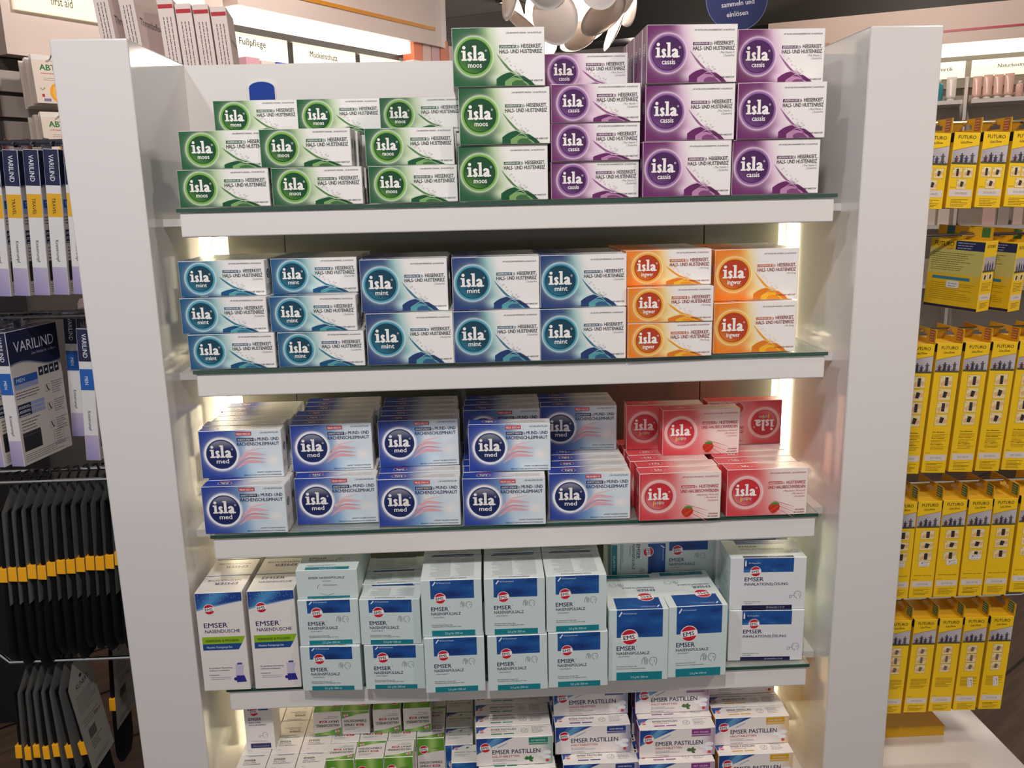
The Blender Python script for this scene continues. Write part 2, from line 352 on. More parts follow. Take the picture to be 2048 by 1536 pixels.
        dome = lambda a, b, z: [(ex(a+(b-a)*t/16), .9+z*math.sin(PI*(.12+.88*t/16))**.8*(1-.25*t/16)) for t in range(17)]
        Q = dome(0, 1, dh); A.p2(fr, Q+[(Q[-1][0], .8), (Q[0][0], .8)], mixc(Dk, (0, 0, 0), .12), 1.2)
        Q = dome(.22, .86, dh*.62); A.p2(fr, Q+[(Q[-1][0], .8), (Q[0][0], .8)], mixc(Mi, Dk, .35), 1.6)
        Q = dome(.4, .8, dh*.4); A.p2(fr, Q+[(Q[-1][0], .8), (Q[0][0], .8)], mixc(Dk, Mi, .12), 1.9)
        A.line(fr, [(x-1, y+.9) for x, y in dome(.02, .8, dh)], .8, mixc(Gl, Mi, .25), 2.2, True); A.line(fr, dome(.3, 1.05, dh*.8), .7, mixc(Gl, Wt, .5), 2.2, True)
    tf = FR(w/1000, d/1000, h/1000, 'topflip' if med else 'top')             # lid
    def tg(x, y):
        xx = w-x if med else x
        return mixc(Dk if not jun else lin('#d85058'), lin('#e4e2e0') if not jun else lin('#ecd2cc'), sm(.3, .62, xx/w))
    A.grid(tf, .7, .7, w-.7, d-.7, 24, 1, tg)
    ox = w-33 if med else 33
    A.disc(tf, ox, 15, 11.5, W2, 1, 28, 6.6); A.disc(tf, ox, 15, 10.8, ds, 1.5, 28, 6); word(A, tf, ox-6.6, 12.4, .09, W2, 3)
    if med: A.rect(tf, ox-11, 4, ox+11, 6.4, '#c8465a', 1)
    A.small(tf, *((8, 22, 70) if med else (60, 22, 122)), 4, 4.2, 1.6, '#8a8c94' if not jun else '#c88a88', 2, 3)
    for f2 in ('right', 'left'):
        sf = FR(w/1000, d/1000, h/1000, f2)
        A.rect(sf, .7, .7, d-.7, h-.7, (dk if not med else '#e9eaf0') if (f2 == 'left' and not jun) or jun else '#e6e3e2', .5)
        A.disc(sf, 15, h*.6, 8, W2, 1, 24); A.disc(sf, 15, h*.6, 7.2, ds, 1.5, 24)
        q = Fr(sf(15, h*.6, 0), sf.V, -sf.U); word(A, q, -5, -2.4, .07, W2, 3)
        if f2 == 'right': A.small(sf, 3, h*.3, 27, 4, 2.6, 1.2, '#777a82', 2, 5)
    return A.mesh('lozenge_box'), w/1000, d/1000, h/1000

def ems_logo(A, fr, x, y, r, l=2):
    A.disc(fr, x, y, r*1.1, '#f4eef0', l); A.disc(fr, x, y, r, '#c81f32', l+.5)
    c, s_ = math.cos(.13), math.sin(.13); b = r*.40; e = math.sqrt(r*r-b*b)
    A.p2(fr, [(x+(px*c-py*s_), y+(px*s_+py*c)) for px, py in ((-e, -b), (e, -b), (r*.99, 0), (e, b), (-e, b), (-r*.99, 0))], '#f8f4f4', l+1)
    A.text(fr, 'EMS', x-r*.74, y-r*.38, r*.56, '#14204a', x+r*.70, l+2, .03, ang=.13)
def face_icon(A, fr, x, y, k, col='#5a6675', l=2, bottle=True):
    P = lambda pts: A.line(fr, [(x+a*k, y+b*k) for a, b in pts], .55*k if k > .8 else .5, col, l)
    P([(2, 9), (3, 11.5), (6, 12.6), (9.4, 12), (11.4, 9.6), (11.6, 6), (10.2, 3.4), (9.6, 1)])
    P([(2, 9), (.8, 7.4), (1.8, 7), (1.7, 5.4), (2.6, 4.6), (2.2, 3.6), (3.2, 2.6), (5, 2.8), (5.8, 0)])
    P([(8, 7.4), (8.8, 8.2), (9, 6.8), (8.2, 5.8)]); P([(3, 8.4), (4.2, 8.6)])
    if bottle:
        P([(-6, 10.6), (-2, 11.4), (-1, 9.6), (-1.6, 3), (-4.6, 2.6), (-5, 8), (-6, 10.6)]); P([(-5, 9), (-1.6, 9.4)]); P([(-5, 7), (-1.6, 7.4)]); P([(-5, 5), (-1.6, 5.3)])
        P([(-8.4, 3), (-8, 9), (-5.8, 12.6), (-3, 12.8)])
    else: P([(-5, 2), (-5.4, 6), (-2.6, 6.6), (-2.2, 2.4), (-5, 2)]); P([(-2.6, 5), (1, 6)])
def blue(fr, A, x0, y0, x1, y1, seed=1, nx=40, ny=20, deep=False, l=1):
    rd = random.Random(seed); bl = [(rd.uniform(x0, x1), rd.uniform(y0, y1), rd.uniform(4, 12), rd.uniform(-1, 1)) for _ in range(14)]
    def fn(x, y):
        t = sum(a*math.exp(-((x-bx)/(r*1.6))**2-((y-by)/(r*.55))**2) for bx, by, r, a in bl)
        return mixc(mixc(lin('#1b5098'), lin('#143474'), sm(0, 1.2, -t)), lin('#3a88c0'), sm(.1, 1.6, t)*.8)
    A.grid(fr, x0, y0, x1, y1, nx, ny, fn, l)
    for _ in range(14): A.disc(fr, rd.uniform(x0+1, x1-1), rd.uniform(y0+1, y1-1), .35, '#8ab8dc', l+.5, 6)
def salt(kind):                      # nasal rinsing salt cartons: 20, 50 and 100 sachets, and the inhalation one
    w, d, h = {'s20': (97, 52, 79), 's50': (96, 94, 97), 's100': (97, 130, 127), 'inh': (126, 74, 93)}[kind]
    A = Ink(); bgc = '#cfdedf' if kind != 'inh' else '#e2e3e8'
    A.carton(w/1000, d/1000, h/1000, bgc, top='#dfe8e8', side='#c9dcdc', edge='#e6eeee'); fr = FR(w/1000, d/1000, h/1000)
    nv = '#1c2650'; teal = '#14808e'
    def front(fr, flipicon=False):
        if kind == 'inh':
            blue(fr, A, 22, h*.72, w-21, h-.8, 9, 40, 14); A.text(fr, '20 Ampullen', 30, h*.885, 2.6, '#c8d8ec', 50, 2, .01); A.rect(fr, 24, h*.84, 26.4, h*.93, '#f0f4fa', 2); A.rect(fr, 24.6, h*.93, 25.8, h*.96, '#f0f4fa', 2)
            ems_logo(A, fr, 42, h*.735, 8.4); A.text(fr, 'EMSER', 24, h*.55, 7, nv, 56, 3, .02); A.text(fr, 'INHALATIONSLÖSUNG', 24, h*.465, 5, nv, 97, 3, .015)
            face_icon(A, fr, 106, h*.19, 1.15, bottle=False); A.text(fr, 'Natürliches Emser Salz', 24, h*.14, 2, '#5a6070', 52, 3); A.text(fr, '- isoton gelöst -', 24, h*.105, 2, '#5a6070', 40, 3)
            A.rect(fr, 21, .6, w-21, h*.078, '#1d1b4c', 2); A.text(fr, '20 Ampullen à 5 ml', 62, h*.025, 2.7, '#c8d0e8', 92, 3); return
        k = {'s20': .72, 's50': .68, 's100': .62}[kind]
        x0, x1 = (15, 84) if kind != 's100' else (13, 88)
        blue(fr, A, x0, h*(k-.01), x1, h-.8, 4, 40, 18); A.text(fr, {'s20': '20', 's50': '50', 's100': '100'}[kind]+' Dosierbeutel', x0+10, h*.935, 2.6, '#c8d8ec', x0+32, 2, .01)
        A.p2(fr, [(x0+3, h*.91), (x0+4.6, h*.9), (x0+9, h*.96), (x0+7.6, h*.975)], '#f0f4fa', 2)
        r = 8.6 if kind != 's100' else 13
        ems_logo(A, fr, x0+(15 if kind != 's100' else 21), h*(k-.005), r)
        yb = h*{'s20': .44, 's50': .455, 's100': .43}[kind]
        A.text(fr, 'EMSER', x0, yb, 6.8 if kind != 's100' else 8, nv, x0+(27.5 if kind != 's100' else 31), 3, .02); A.disc(fr, x0+29.5 if kind != 's100' else x0+33, yb+6.5, .5, nv, 3, 8)
        A.text(fr, 'NASENSPÜLSALZ', x0, yb-7.2 if kind != 's100' else yb-7.6, 4.8, nv, x0+(47 if kind != 's100' else 54), 3, .015)
        A.text(fr, '- physiologisch -', x0+1.5, yb-11.8 if kind != 's20' else yb-11.2, 2.2, '#5a6875', x0+23, 3)
        face_icon(A, fr, *((x0+54, yb+3.0, .95) if kind != 's100' else (x0+52, h*.20, 1.25)))
        A.text(fr, 'Mit Natürlichem Emser Salz', x0, h*.195, 1.9, '#4a5866', x0+33, 3, .01); A.text(fr, 'Medizinprodukt zur Reinigung der Nase', x0, h*.165, 1.9, '#4a5866', x0+47, 3, .01)
        bh = .105 if kind != 's100' else .12
        A.rect(fr, x0, .6, x1, h*bh, teal, 2); A.text(fr, '2,5 g für 250 ml', (x0+x1)/2-14, h*.035, 3.4, '#cfe6ea', (x0+x1)/2+14, 3, .02)
    front(fr)
    if kind == 's100':
        tf = FR(w/1000, d/1000, h/1000, 'topflip')
        t2 = Fr(tf.O, tf.U, tf.V)
        blue(t2, A, 9, d-40, 84, d-.8, 6, 40, 18); ems_logo(A, t2, 30, d-42, 13); A.text(t2, '100 Dosierbeutel', 20, d-10, 2.6, '#c8d8ec', 42, 2, .01); A.p2(t2, [(12, d-12), (13.6, d-13), (18, d-7), (16.4, d-5.6)], '#f0f4fa', 2)
        A.text(t2, 'EMSER', 10, d-70, 8, nv, 41, 3, .02); A.text(t2, 'NASENSPÜLSALZ', 10, d-78, 4.8, nv, 64, 3, .015)
        face_icon(A, t2, 70, d-96, 1.2); A.text(t2, 'Mit Natürlichem Emser Salz', 10, 24, 1.9, '#4a5866', 43, 3, .01); A.rect(t2, 9, 4, 84, 16, teal, 2); A.text(t2, '2,5 g für 250 ml', 32, 8, 3.4, '#cfe6ea', 62, 3, .02)
    elif kind == 'inh':
        tf = FR(w/1000, d/1000, h/1000, 'top'); A.rect(tf, 21, .4, w-21, 7, '#1d1b4c', 1); A.text(tf, '20 Ampullen à 5 ml', 62, 2.4, 2.7, '#c8d0e8', 92, 3)
        A.text(tf, 'EMSER', 24, 42, 7, nv, 56, 3, .02); A.text(tf, 'INHALATIONSLÖSUNG', 24, 32, 5, nv, 97, 3, .015); blue(tf, A, 22, 55, w-21, d-1, 9, 30, 8); face_icon(A, tf, 106, 18, 1.1, bottle=False)
        A.small(FR(w/1000, d/1000, h/1000, 'left'), 12, h*.8, 62, 12, 3.4, 1.3, '#6a6f80', 2, 2)
    else:
        tf = FR(w/1000, d/1000, h/1000, 'topflip')
        A.text(tf, 'EMSER NASENSPÜLSALZ', 24, d-7, 3.2, nv, 72, 3, .01)
        for k in range(2): A.small(tf, 12+k*38, d-13, 46+k*38, int((d-20)/3.4), 3.2, 1.2, '#7d8794', 2, 4+k)
        if kind == 's50': A.rect(tf, 14, 3, 84, 6, '#15264c', 2)
        else: A.rect(tf, 14, 1, 84, 4, '#15468c', 2)
    return A.mesh('rinse_salt_box'), w/1000, d/1000, h/1000
def salt_flat():                     # a small salt carton lying down, its end flap towards us
    w, d, h = 97, 78, 49; A = Ink(); A.carton(w/1000, d/1000, h/1000, '#cfdedf', top='#d9e6e6', side='#c3d8d8', edge='#e6eeee'); fr = FR(w/1000, d/1000, h/1000); nv = '#1c2650'; teal = '#14808e'
    A.text(fr, 'EMSER NASENSPÜLSALZ', 20, 34, 3.6, nv, 77, 3, .015); A.text(fr, '- physiologisch -', 40, 29.5, 1.8, '#5a6875', 56, 3); A.text(fr, '20 Dosierbeutel', 42, 22, 2.3, '#5a6875', 64, 3, .01)
    A.line(fr, [(33, 17), (34, 22), (37, 25)], .7, '#6a7684', 2); A.line(fr, [(38+t*2.4, 9-3.4*math.sin(t/9*PI)) for t in range(10)], .8, '#8a9aa0', 2)
    A.rect(fr, 16, .6, 84, 4, teal, 2); tf = FR(w/1000, d/1000, h/1000, 'top')
    A.rect(tf, 14, 1, 84, 11, teal, 2); A.text(tf, '2,5 g für 250 ml', 36, 4, 3.4, '#cfe6ea', 62, 3, .02); A.small(tf, 14, 18, 60, 2, 3.4, 1.5, '#4a5866', 2, 2)
    A.text(tf, 'EMSER', 14, 41, 7, nv, 42, 3, .02); A.text(tf, 'NASENSPÜLSALZ', 14, 33, 4.8, nv, 61, 3, .015); face_icon(A, tf, 68, 34, 1)
    return A.mesh('rinse_salt_box'), w/1000, d/1000, h/1000
def douche(flip):
    w, d, h = 75, 62, 174; A = Ink(); A.carton(w/1000, d/1000, h/1000, '#e9e2e0', top='#e9e4e0', side='#e6e0dc', edge='#efeae6'); fr = FR(w/1000, d/1000, h/1000); nv = '#232a5e'
    rd = random.Random(3)
    for i in range(30):
        for j in range(10):
            def P(a, b): x = .8+(w-1.6)*a/30; lo = h-32+10*(a/30)**.8*1.6; return (x, h-.8-(h-.8-lo)*b/10)
            t = math.exp(-((i-14+j*.9)/6)**2); c = mixc(lin('#1a3f8e'), lin('#4f9ad0'), t*.9)
            if j > 8: c = mixc(c, lin('#8fc0e4'), .5)
            A.p2(fr, [P(i, j+1), P(i+1, j+1), P(i+1, j), P(i, j)], c, 1)
    for _ in range(60): A.disc(fr, rd.uniform(3, w-3), h-rd.uniform(2, 20)**1, rd.uniform(.25, .6), '#9cc4e6', 2, 6)
    ems_logo(A, fr, 21, h-29, 8.4); A.text(fr, 'EMSER', 10, h-61, 8.4, nv, 48, 3, .02); A.disc(fr, 50, h-53, .6, nv, 3, 8); A.text(fr, 'NASENDUSCHE', 11, h-70.5, 6, nv, 67, 3, .012)
    A.p2(fr, [(5, h-90), (68.5, h-90), (74, h-77.5), (5, h-77.5)], '#8fb81e', 1); A.text(fr, 'REINIGEND & PFLEGEND', 11, h-86.4, 4, '#2a4a2a', 64, 3, .03)
    A.p2(fr, [(5, h-101), (62, h-101), (68.5, h-90), (5, h-90)], '#1c4a8c', 1); A.text(fr, 'Nasales Reinigungs-Set', 11.5, h-97.5, 3.6, '#c8d8ee', 52, 3, .02)
    A.text(fr, 'Zur gründlichen Nasenspülung -', 11, 40, 2.2, '#3a4068', 50, 3, .02); A.text(fr, 'wohltuend und befreiend', 11, 35.5, 2.2, '#3a4068', 43, 3, .02)
    A.text(fr, 'Packungsinhalt:', 11, 27.5, 1.9, '#3a4068', 27, 3, .02); A.small(fr, 13, 23.5, 45, 2, 3.2, 1.2, '#7a7e94', 2, 3)
    A.p2(fr, [(54, 26), (67, 26), (68, 22), (70, 14.5), (54, 14)], '#2e2f8a', 3); A.disc(fr, 52.5, 20, 3, '#2e2f8a', 2, 14)
    A.p2(fr, [(53.4, 26), (66.6, 26), (65.4, 33), (66.8, 39), (68, 45), (54, 46)], '#c8c2d8', 2); A.rect(fr, 57, 46, 65, 49, '#3a3f98', 3)
    for q in (0,):
        tf = FR(w/1000, d/1000, h/1000, 'topflip' if flip else 'top'); A.text(tf, 'EMSER', 14, 26 if flip else 42, 9, nv, 52, 3, .02); A.text(tf, 'NASENDUSCHE', 12, 15 if flip else 29, 6.4, nv, 66, 3, .012)
    return A.mesh('nasal_douche_box'), w/1000, d/1000, h/1000
def pastille(c1, c2, leaf):
    w, d, h = 128, 30, 52.5; A = Ink(); A.carton(w/1000, d/1000, h/1000, '#ebe4e2', top='#ece6e2', side=c1, edge='#efeae6'); fr = FR(w/1000, d/1000, h/1000); nv = '#1b2450'; C1 = lin(c1)
    A.grid(fr, .7, .7, w-.7, h-.7, 44, 16, lambda x, y: mixc(lin('#eee6e4'), mixc(C1, (1, 1, 1), .25), sm(.8, 1.02, x/w)*sm(-.1, .5, 1-abs(y/h-.45))))
    def bl(x, y):
        return mixc(lin('#1d4290'), lin('#6aa8d4'), math.exp(-((x-38+ (h-y)*.9)/10)**2)*.9)
    N = 16
    for i in range(N):
        for j in range(6):
            def P(a, b): y = h-.8-30*a/N; xe = 62*(1-a/N)**1.1+1; return (.8+(xe-.8)*b/6, y)
            q = P(i+.5, j+.5); A.p2(fr, [P(i+1, j), P(i+1, j+1), P(i, j+1), P(i, j)], bl(*q), 1)
    A.line(fr, [(36+t*4, h-19+t*2.0) for t in range(5)], 1, '#5d8ac0', 2)
    A.rect(fr, 88, h-12, 120, h-2.5, c1, 2); A.text(fr, c2, 92, h-9.3, 2.8, '#e6e4ec', 116, 3, .015); A.rect(fr, 88, h-16, 120, h-13, mixc(C1, (1, 1, 1), .1), 2)
    ems_logo(A, fr, 15.5, h-18.5, 8.2); A.text(fr, 'EMSER PASTILLEN', 27, h-31, 8, nv, 107, 3, .02)
    A.text(fr, 'HALSTABLETTEN', 27, h-37.5, 3.8, '#b8403c', 72, 3, .015); A.text(fr, 'Zur Anwendung bei', 27.5, h-42, 1.9, '#5a5f70', 51, 3); A.text(fr, 'Rachenschleimhaut und Mundhöhle', 27.5, h-44.8, 1.9, '#5a5f70', 68, 3)
    A.text(fr, '30 Lutschtabletten', 27.5, 2.6, 1.9, '#5a5f70', 50, 3)
    for x, y in ((108, 17), (118, 21), (117, 12)): A.disc(fr, x, y, 7.4, '#dfe2ea', 2.2, 20, 4.2); A.disc(fr, x, y+1, 6.8, '#f4f4f6', 2.6, 20, 3.6)
    if leaf:
        for a in (.3, 1.1, 2.4, 2.9, 5.6): A.line(fr, [(88, 10), (88+4*math.cos(a), 10+4*math.sin(a)), (88+8*math.cos(a), 10+7*math.sin(a))], 5, leaf, 3, True)
    A.rect(fr, 116, 4, 121, 9, '#c83a3a', 3.4)
    tf = FR(w/1000, d/1000, h/1000, 'top')
    A.p2(tf, [(1, 12), (20, 29), (1, 29)], '#2a5aa4', 1); ems_logo(A, tf, 10, 18, 4.4); A.text(tf, 'EMSER PASTILLEN', 26, 19, 4.6, nv, 68, 3, .015); A.text(tf, 'HALSTABLETTEN', 26, 14.6, 2.2, '#b8403c', 52, 3, .01)
    A.rect(tf, 26, 8, 44, 10.6, c1, 2); A.rect(tf, 47, 8, 64, 10.6, c1, 2); A.ring(tf, 82, 16, 5.4, 6, '#5a5f70', 2, 20); A.line(tf, [(79.5, 18), (82, 13), (85, 20)], .8, '#5a5f70', 2)
    A.small(tf, 94, 24, 120, 5, 3.6, 1.5, '#6a6e78', 2, 8)
    for f2 in ('left', 'right'): A.small(FR(w/1000, d/1000, h/1000, f2), 4, 40, 26, 8, 3.4, 1.4, '#dcd8e4', 2, 3)
    return A.mesh('pastille_box'), w/1000, d/1000, h/1000
def spray(kind, flip=False):
    w, d, h = 48.5, 46, 112; A = Ink(); A.carton(w/1000, d/1000, h/1000, '#e9e2df', top='#e6e0dc', side='#ded8d2', edge='#efeae6'); fr = FR(w/1000, d/1000, h/1000); nv = '#3a3540'
    tf = FR(w/1000, d/1000, h/1000, 'topflip' if flip else 'top')
    if kind == 'throat':
        blue(fr, A, 7, h*.68, w-7, h-.8, 3, 16, 12); ems_logo(A, fr, 17, h*.66, 7.6); A.text(fr, 'EMSER', 7, h*.51, 5.4, '#2a2c4c', 29, 3, .02); A.text(fr, 'HALS- UND', 7, h*.465, 3, '#2a2c4c', 27, 3, .01); A.text(fr, 'RACHENSPRAY', 7, h*.42, 3, '#2a2c4c', 37, 3, .01)
        face_icon(A, fr, 27, h*.2, .9, bottle=False); A.text(fr, 'Für die gereizte Schleimhaut', 8, h*.15, 1.6, '#5a6070', 36, 3); A.rect(fr, 7, 4, w-7, 13, '#272a60', 2); A.text(fr, 'Ohne Konservierungsstoffe', 11, 7, 1.8, '#c8cce0', 38, 3)
        A.text(tf, 'EMSER', 10, 30, 5, nv, 29, 3, .03); A.text(tf, 'HALS- UND', 10, 25, 2.9, nv, 30, 3, .01); A.text(tf, 'RACHENSPRAY', 10, 20.4, 2.9, nv, 39, 3, .01); A.text(tf, '20 ml', 10, 9, 2, nv, 16, 3); A.rect(tf, 14, 43, 40, 44, '#4a4850', 2)
    elif kind == 'green':
        for g in (fr, tf):
            H = h if g is fr else 46
            y0 = H-(34 if g is fr else 15)
            for i in range(24):
                x0, x1 = .8+(w-1.6)*i/24, .8+(w-1.6)*(i+1)/24; q = lambda x: y0+(9 if g is fr else 10)*math.sin(x/w*1.5)
                t = math.exp(-((i-13)/4)**2); A.p2(g, [(x0, q(x0)), (x1, q(x1)), (x1, H-.8), (x0, H-.8)], mixc(lin('#5f9c2c'), lin('#a8cc70'), t), 1)
            if g is fr:
                ems_logo(A, g, 12, H-22, 7.4); A.text(g, 'GUMMI DE', 26, H-21, 2, '#2a3a20', 40, 3, .01); A.text(g, 'HALSSCHMERZ-', 4, H-50, 4.4, nv, 45, 3, .03); A.text(g, 'SPRAY', 4, H-57, 4.4, nv, 24, 3, .03); A.rect(g, 26, H-57, 39, H-53, '#c02c34', 2); A.text(g, 'AKUT', 28, H-56.3, 2.8, '#fff', 37, 3, .02)
                A.small(g, 5, H-62, 30, 3, 3, 1.3, '#6a6e78', 2, 3)
            else:
                A.text(g, 'HALSSCHMERZ-', 4, 24, 5, nv, 45, 3, .03); A.text(g, 'SPRAY', 4, 16.4, 5, nv, 23, 3, .03); A.rect(g, 25, 16.6, 38, 20.8, '#c02c34', 2); A.text(g, 'AKUT', 27, 17.4, 2.8, '#fff', 36, 3, .02); A.small(g, 5, 12, 30, 2, 3, 1.3, '#6a6e78', 2, 3); ems_logo(A, g, 8, 38, 3.6)
    else:
        blue(fr, A, .8, h*.6, w-.8, h-.8, 5, 20, 14); A.text(fr, 'SINUSITIS', 6, h*.45, 5, '#1c6a6a', 40, 3, .02); A.text(fr, 'SPRAY', 6, h*.38, 5, '#1c6a6a', 28, 3, .02); ems_logo(A, fr, 13, h*.66, 7)
        A.disc(fr, 38, h*.68, 4, '#5a8a34', 3, 10, 2.4, .6); A.p2(tf, [(.8, 34), (22, 45), (.8, 45)], '#27428c', 1); A.text(tf, 'SINUSITIS SPRAY', 5, 25, 3, '#5d7a6c', 37, 3, .02); A.rect(tf, 38, 25.4, 45, 27.4, '#3a4a50', 2)
        A.small(tf, 5, 20, 30, 2, 3, 1.2, '#6a6e78', 2, 3); A.disc(tf, 27, 38, 3.4, '#5a8a34', 3, 10, 1.8, .6); ems_logo(A, tf, 8, 37, 3.4)
    return A.mesh('throat_spray_box'), w/1000, d/1000, h/1000
ORD = ('first', 'second', 'third', 'fourth', 'fifth', 'sixth', 'seventh', 'eighth', 'ninth')
def stocking(kind):
    w, d, h = 22, 120, 214; A = Ink(); men = kind == 'men'
    A.carton(w/1000, d/1000, h/1000, '#dcd8da', top='#15183a', side='#d8cfca', edge='#d0ccd4'); fr = FR(w/1000, d/1000, h/1000); nv = '#151b42'
    def spine(f):
        A.rect(f, .7, h-52, w-.7, h-.7, nv, 1); t = Fr(f(w*.36, h-8, 0), -f.V, f.U); A.text(t, 'VARILIND', 0, 0, 7, '#e4e6f0', 38, 3, .005)
        c = '#e0a818' if not men else '#1c5cb0'
        A.rect(f, .7, h-98, w-.7, h-64, c, 1); t = Fr(f(w*.36, h-70, 0), -f.V, f.U); A.text(t, 'MEN' if men else 'TRAVEL', 0 if not men else 6, 0, 5, '#3a3420' if not men else '#dfe6f4', 24 if not men else 19, 3, .01)
        t = Fr(f(w*.38, h-132, 0), -f.V, f.U); A.text(t, 'Kniestrumpf', 0, 0, 4.6, '#30333e', 32, 3, .0)
        A.grid(f, .7, .7, w-.7, 42, 4, 6, lambda x, y: mixc(lin('#8f84b8'), lin('#c0b4cc'), x/w*.3+y/42*.6), 1)
    spine(fr)
    for side in ('right', 'left'):
        f = FR(w/1000, d/1000, h/1000, side); n = 16
        for i in range(n):
            x0, x1 = .7+(d-1.4)*i/n, .7+(d-1.4)*(i+1)/n; q = lambda x: h-56+7*math.sin(x/d*5+.6)
            A.p2(f, [(x0, q(x0)), (x1, q(x1)), (x1, h-.7), (x0, h-.7)], nv, 1); A.p2(f, [(x0, q(x0)-2.5), (x1, q(x1)-2.5), (x1, q(x1)), (x0, q(x0))], '#8a90a8', 1)
        A.text(f, 'VARILIND', 14, h-34, 17, '#dfe2ee', 108, 3, -.005); A.text(f, 'Eine Wohltat für die Beine', 52, h-43, 4, '#b8bccc', 110, 3, 0, shear=.3)
        A.rect(f, 4, h-84, 58, h-72, '#1c5cb0', 1.2); A.text(f, 'MEN' if men else 'TRAVEL', 9, h-81, 6, '#dfe6f4', 28 if men else 36, 3, .01); A.rect(f, 4, h-92, 58, h-84, '#9aa4cc', 1.2)
        for k in range(4):
            A.rect(f, 62+k*13, h-80, 73+k*13, h-66, '#171a30', 1.2); A.disc(f, 67.5+k*13, h-73, 3, '#d8d8e0', 2, 10, 2, .5)
        A.small(f, 4, h-98, 58, 3, 4.4, 2, '#4a4852', 2, 3)
        for k in range(3): A.rect(f, 4, h-122-k*7+0, 34, h-116-k*7, '#1c2448', 1.2); A.rect(f, 34, h-122-k*7, 66, h-116-k*7, '#9aa6d0', 1.2); A.small(f, 6, h-121-k*7, 30, 1, 3, 2.4, '#d0d4e4', 2, 4+k)
        A.small(f, 7, h-143, 52, 6, 5, 2, '#5a5860', 2, 9); A.rect(f, 6, 22, 48, 52, '#26262a', 1.5)
        for k in range(3):
            A.ring(f, 78, h-103-k*31, 7.6, 8.2, '#5a5860', 1.2, 4, PI/4, PI/4+2*PI); A.line(f, [(76, h-98-k*31), (78, h-104-k*31), (81, h-108-k*31)], 2.4, '#3c3a40', 2)
            A.small(f, 88, h-96-k*31, 116, 6, 3.6, 1.6, '#6a6870', 2, 20+k)
        A.ring(f, 90, 26, 16, 16.8, '#5a5860', 1.2, 4, PI/4, PI/4+2*PI); A.small(f, 82, 34, 98, 5, 4, 1.6, '#6a6870', 2, 33); A.small(f, 6, 16, 112, 4, 3.4, 1.3, '#6a6870', 2, 40)
    return A.mesh('stocking_box', INKM)
def support(kind):
    w = 50; d = 100; h = {'a': 139, 'b': 267, 'c': 215, 'd': 220}[kind]; A = Ink(); yl = '#f3c80c'
    A.carton(w/1000, d/1000, h/1000, yl, top='#ecb80c', side='#e0ac08', edge='#f0cc30'); fr = FR(w/1000, d/1000, h/1000); dk = '#2c2410'; nv = '#17193a'
    A.text(fr, 'FUTURO', 8, h-11.5, 6.4, dk, 42, 3, .015); A.text(fr, 'Live More', 13, h-19, 4, '#4a3a12', 35, 3, -.005, shear=.4); A.line(fr, [(14, h-19.8), (24, h-19.2), (36, h-18)], .5, '#4a3a12', 3)
    y0 = h-58; n = 16
    for i in range(n):
        x0, x1 = .7+(w-1.4)*i/n, .7+(w-1.4)*(i+1)/n; q = lambda x: h-34+11*(x/w)**.9
        A.p2(fr, [(x0, y0), (x1, y0), (x1, q(x1)), (x0, q(x0))], mixc(lin('#a9a4b0'), lin('#c4bec6'), i/n), 1); A.p2(fr, [(x0, q(x0)), (x1, q(x1)), (x1, q(x1)+.8), (x0, q(x0)+.8)], '#8a6a10', 1.4)
    A.rect(fr, .7, y0, w-.7, y0+4, '#5c5c34', 1.5)
    for x, hh, c in ((9, 16, '#5c2c30'), (19, 21, '#34323e'), (28, 17, '#3a3a5c'), (39, 22, '#54505c')):        # small cyclists
        A.p2(fr, [(x-3, y0+3), (x+3, y0+3), (x+2.6, y0+hh-4), (x-2.4, y0+hh-4)], c, 2); A.disc(fr, x, y0+hh-2.2, 1.7, c, 2, 10); A.line(fr, [(x-5, y0+hh-6), (x, y0+hh-5), (x+5, y0+hh-5.4)], 1.3, c, 2)
        A.ring(fr, x-2, y0+4, 2.6, 3.2, '#3a3640', 2.4, 14); A.ring(fr, x+4, y0+4, 2.6, 3.2, '#3a3640', 2.4, 14)
    pic = '#ead9a4'
    def pict(x, y, a, b, k):
        A.rect(fr, x-.6, y-.6, x+a+.6, y+b+.6, '#b08a14', 1.5); A.rect(fr, x, y, x+a, y+b, pic, 2)
        A.line(fr, [(x+a*.1, y+b*(.2+.1*(k % 2))), (x+a*.5, y+b*.5), (x+a*.95, y+b*(.35+.2*(k % 3)))], b*.36, '#e0b48a', 2.4)
        A.p2(fr, [(x+a*.35, y+b*.25), (x+a*.62, y+b*.2), (x+a*.74, y+b*.7), (x+a*.42, y+b*.8)] if k % 2 else [(x+a*.4, y+b*.12), (x+a*.66, y+b*.12), (x+a*.66, y+b*.88), (x+a*.4, y+b*.88)], '#2e2a30' if kind != 'd' else '#6a645c', 2.8)
        A.disc(fr, x+a*.1, y+b*.86, .9, '#3a2a10', 3, 8)
    if kind == 'a':
        pict(5, y0-24, 18, 18, 0); pict(26, y0-24, 18, 18, 1); pict(16, y0-45, 18, 18, 3); lab = 22; dy = 0
    elif kind == 'b':
        for k in range(4): pict(14, y0-30-k*26.4, 25, 23, k)
        lab = 26
        for k in range(3): A.text(fr, ('Zum Abnehmen', 'Pour enlever', 'Per togliere')[k], 12, y0-124-k*13, 2.8, dk, 38, 3, .02); A.small(fr, 12, y0-128-k*13, 44, 3, 2.6, 1.2, '#7a5c10', 2, k)
    elif kind == 'c':
        for k in range(3): pict(12, y0-25-k*24, 28, 19, k)
        lab = 25; A.text(fr, 'Passt links oder rechts', 6, 50, 2.2, dk, 44, 3, .02)
    else:
        for k in range(3): pict(13, y0-25-k*21, 22, 19, k+1)
        lab = 22
        for k in range(3): A.small(fr, 7, y0-82-k*8, 44, 3, 2.4, 1.3, '#6a5010', 2, k)
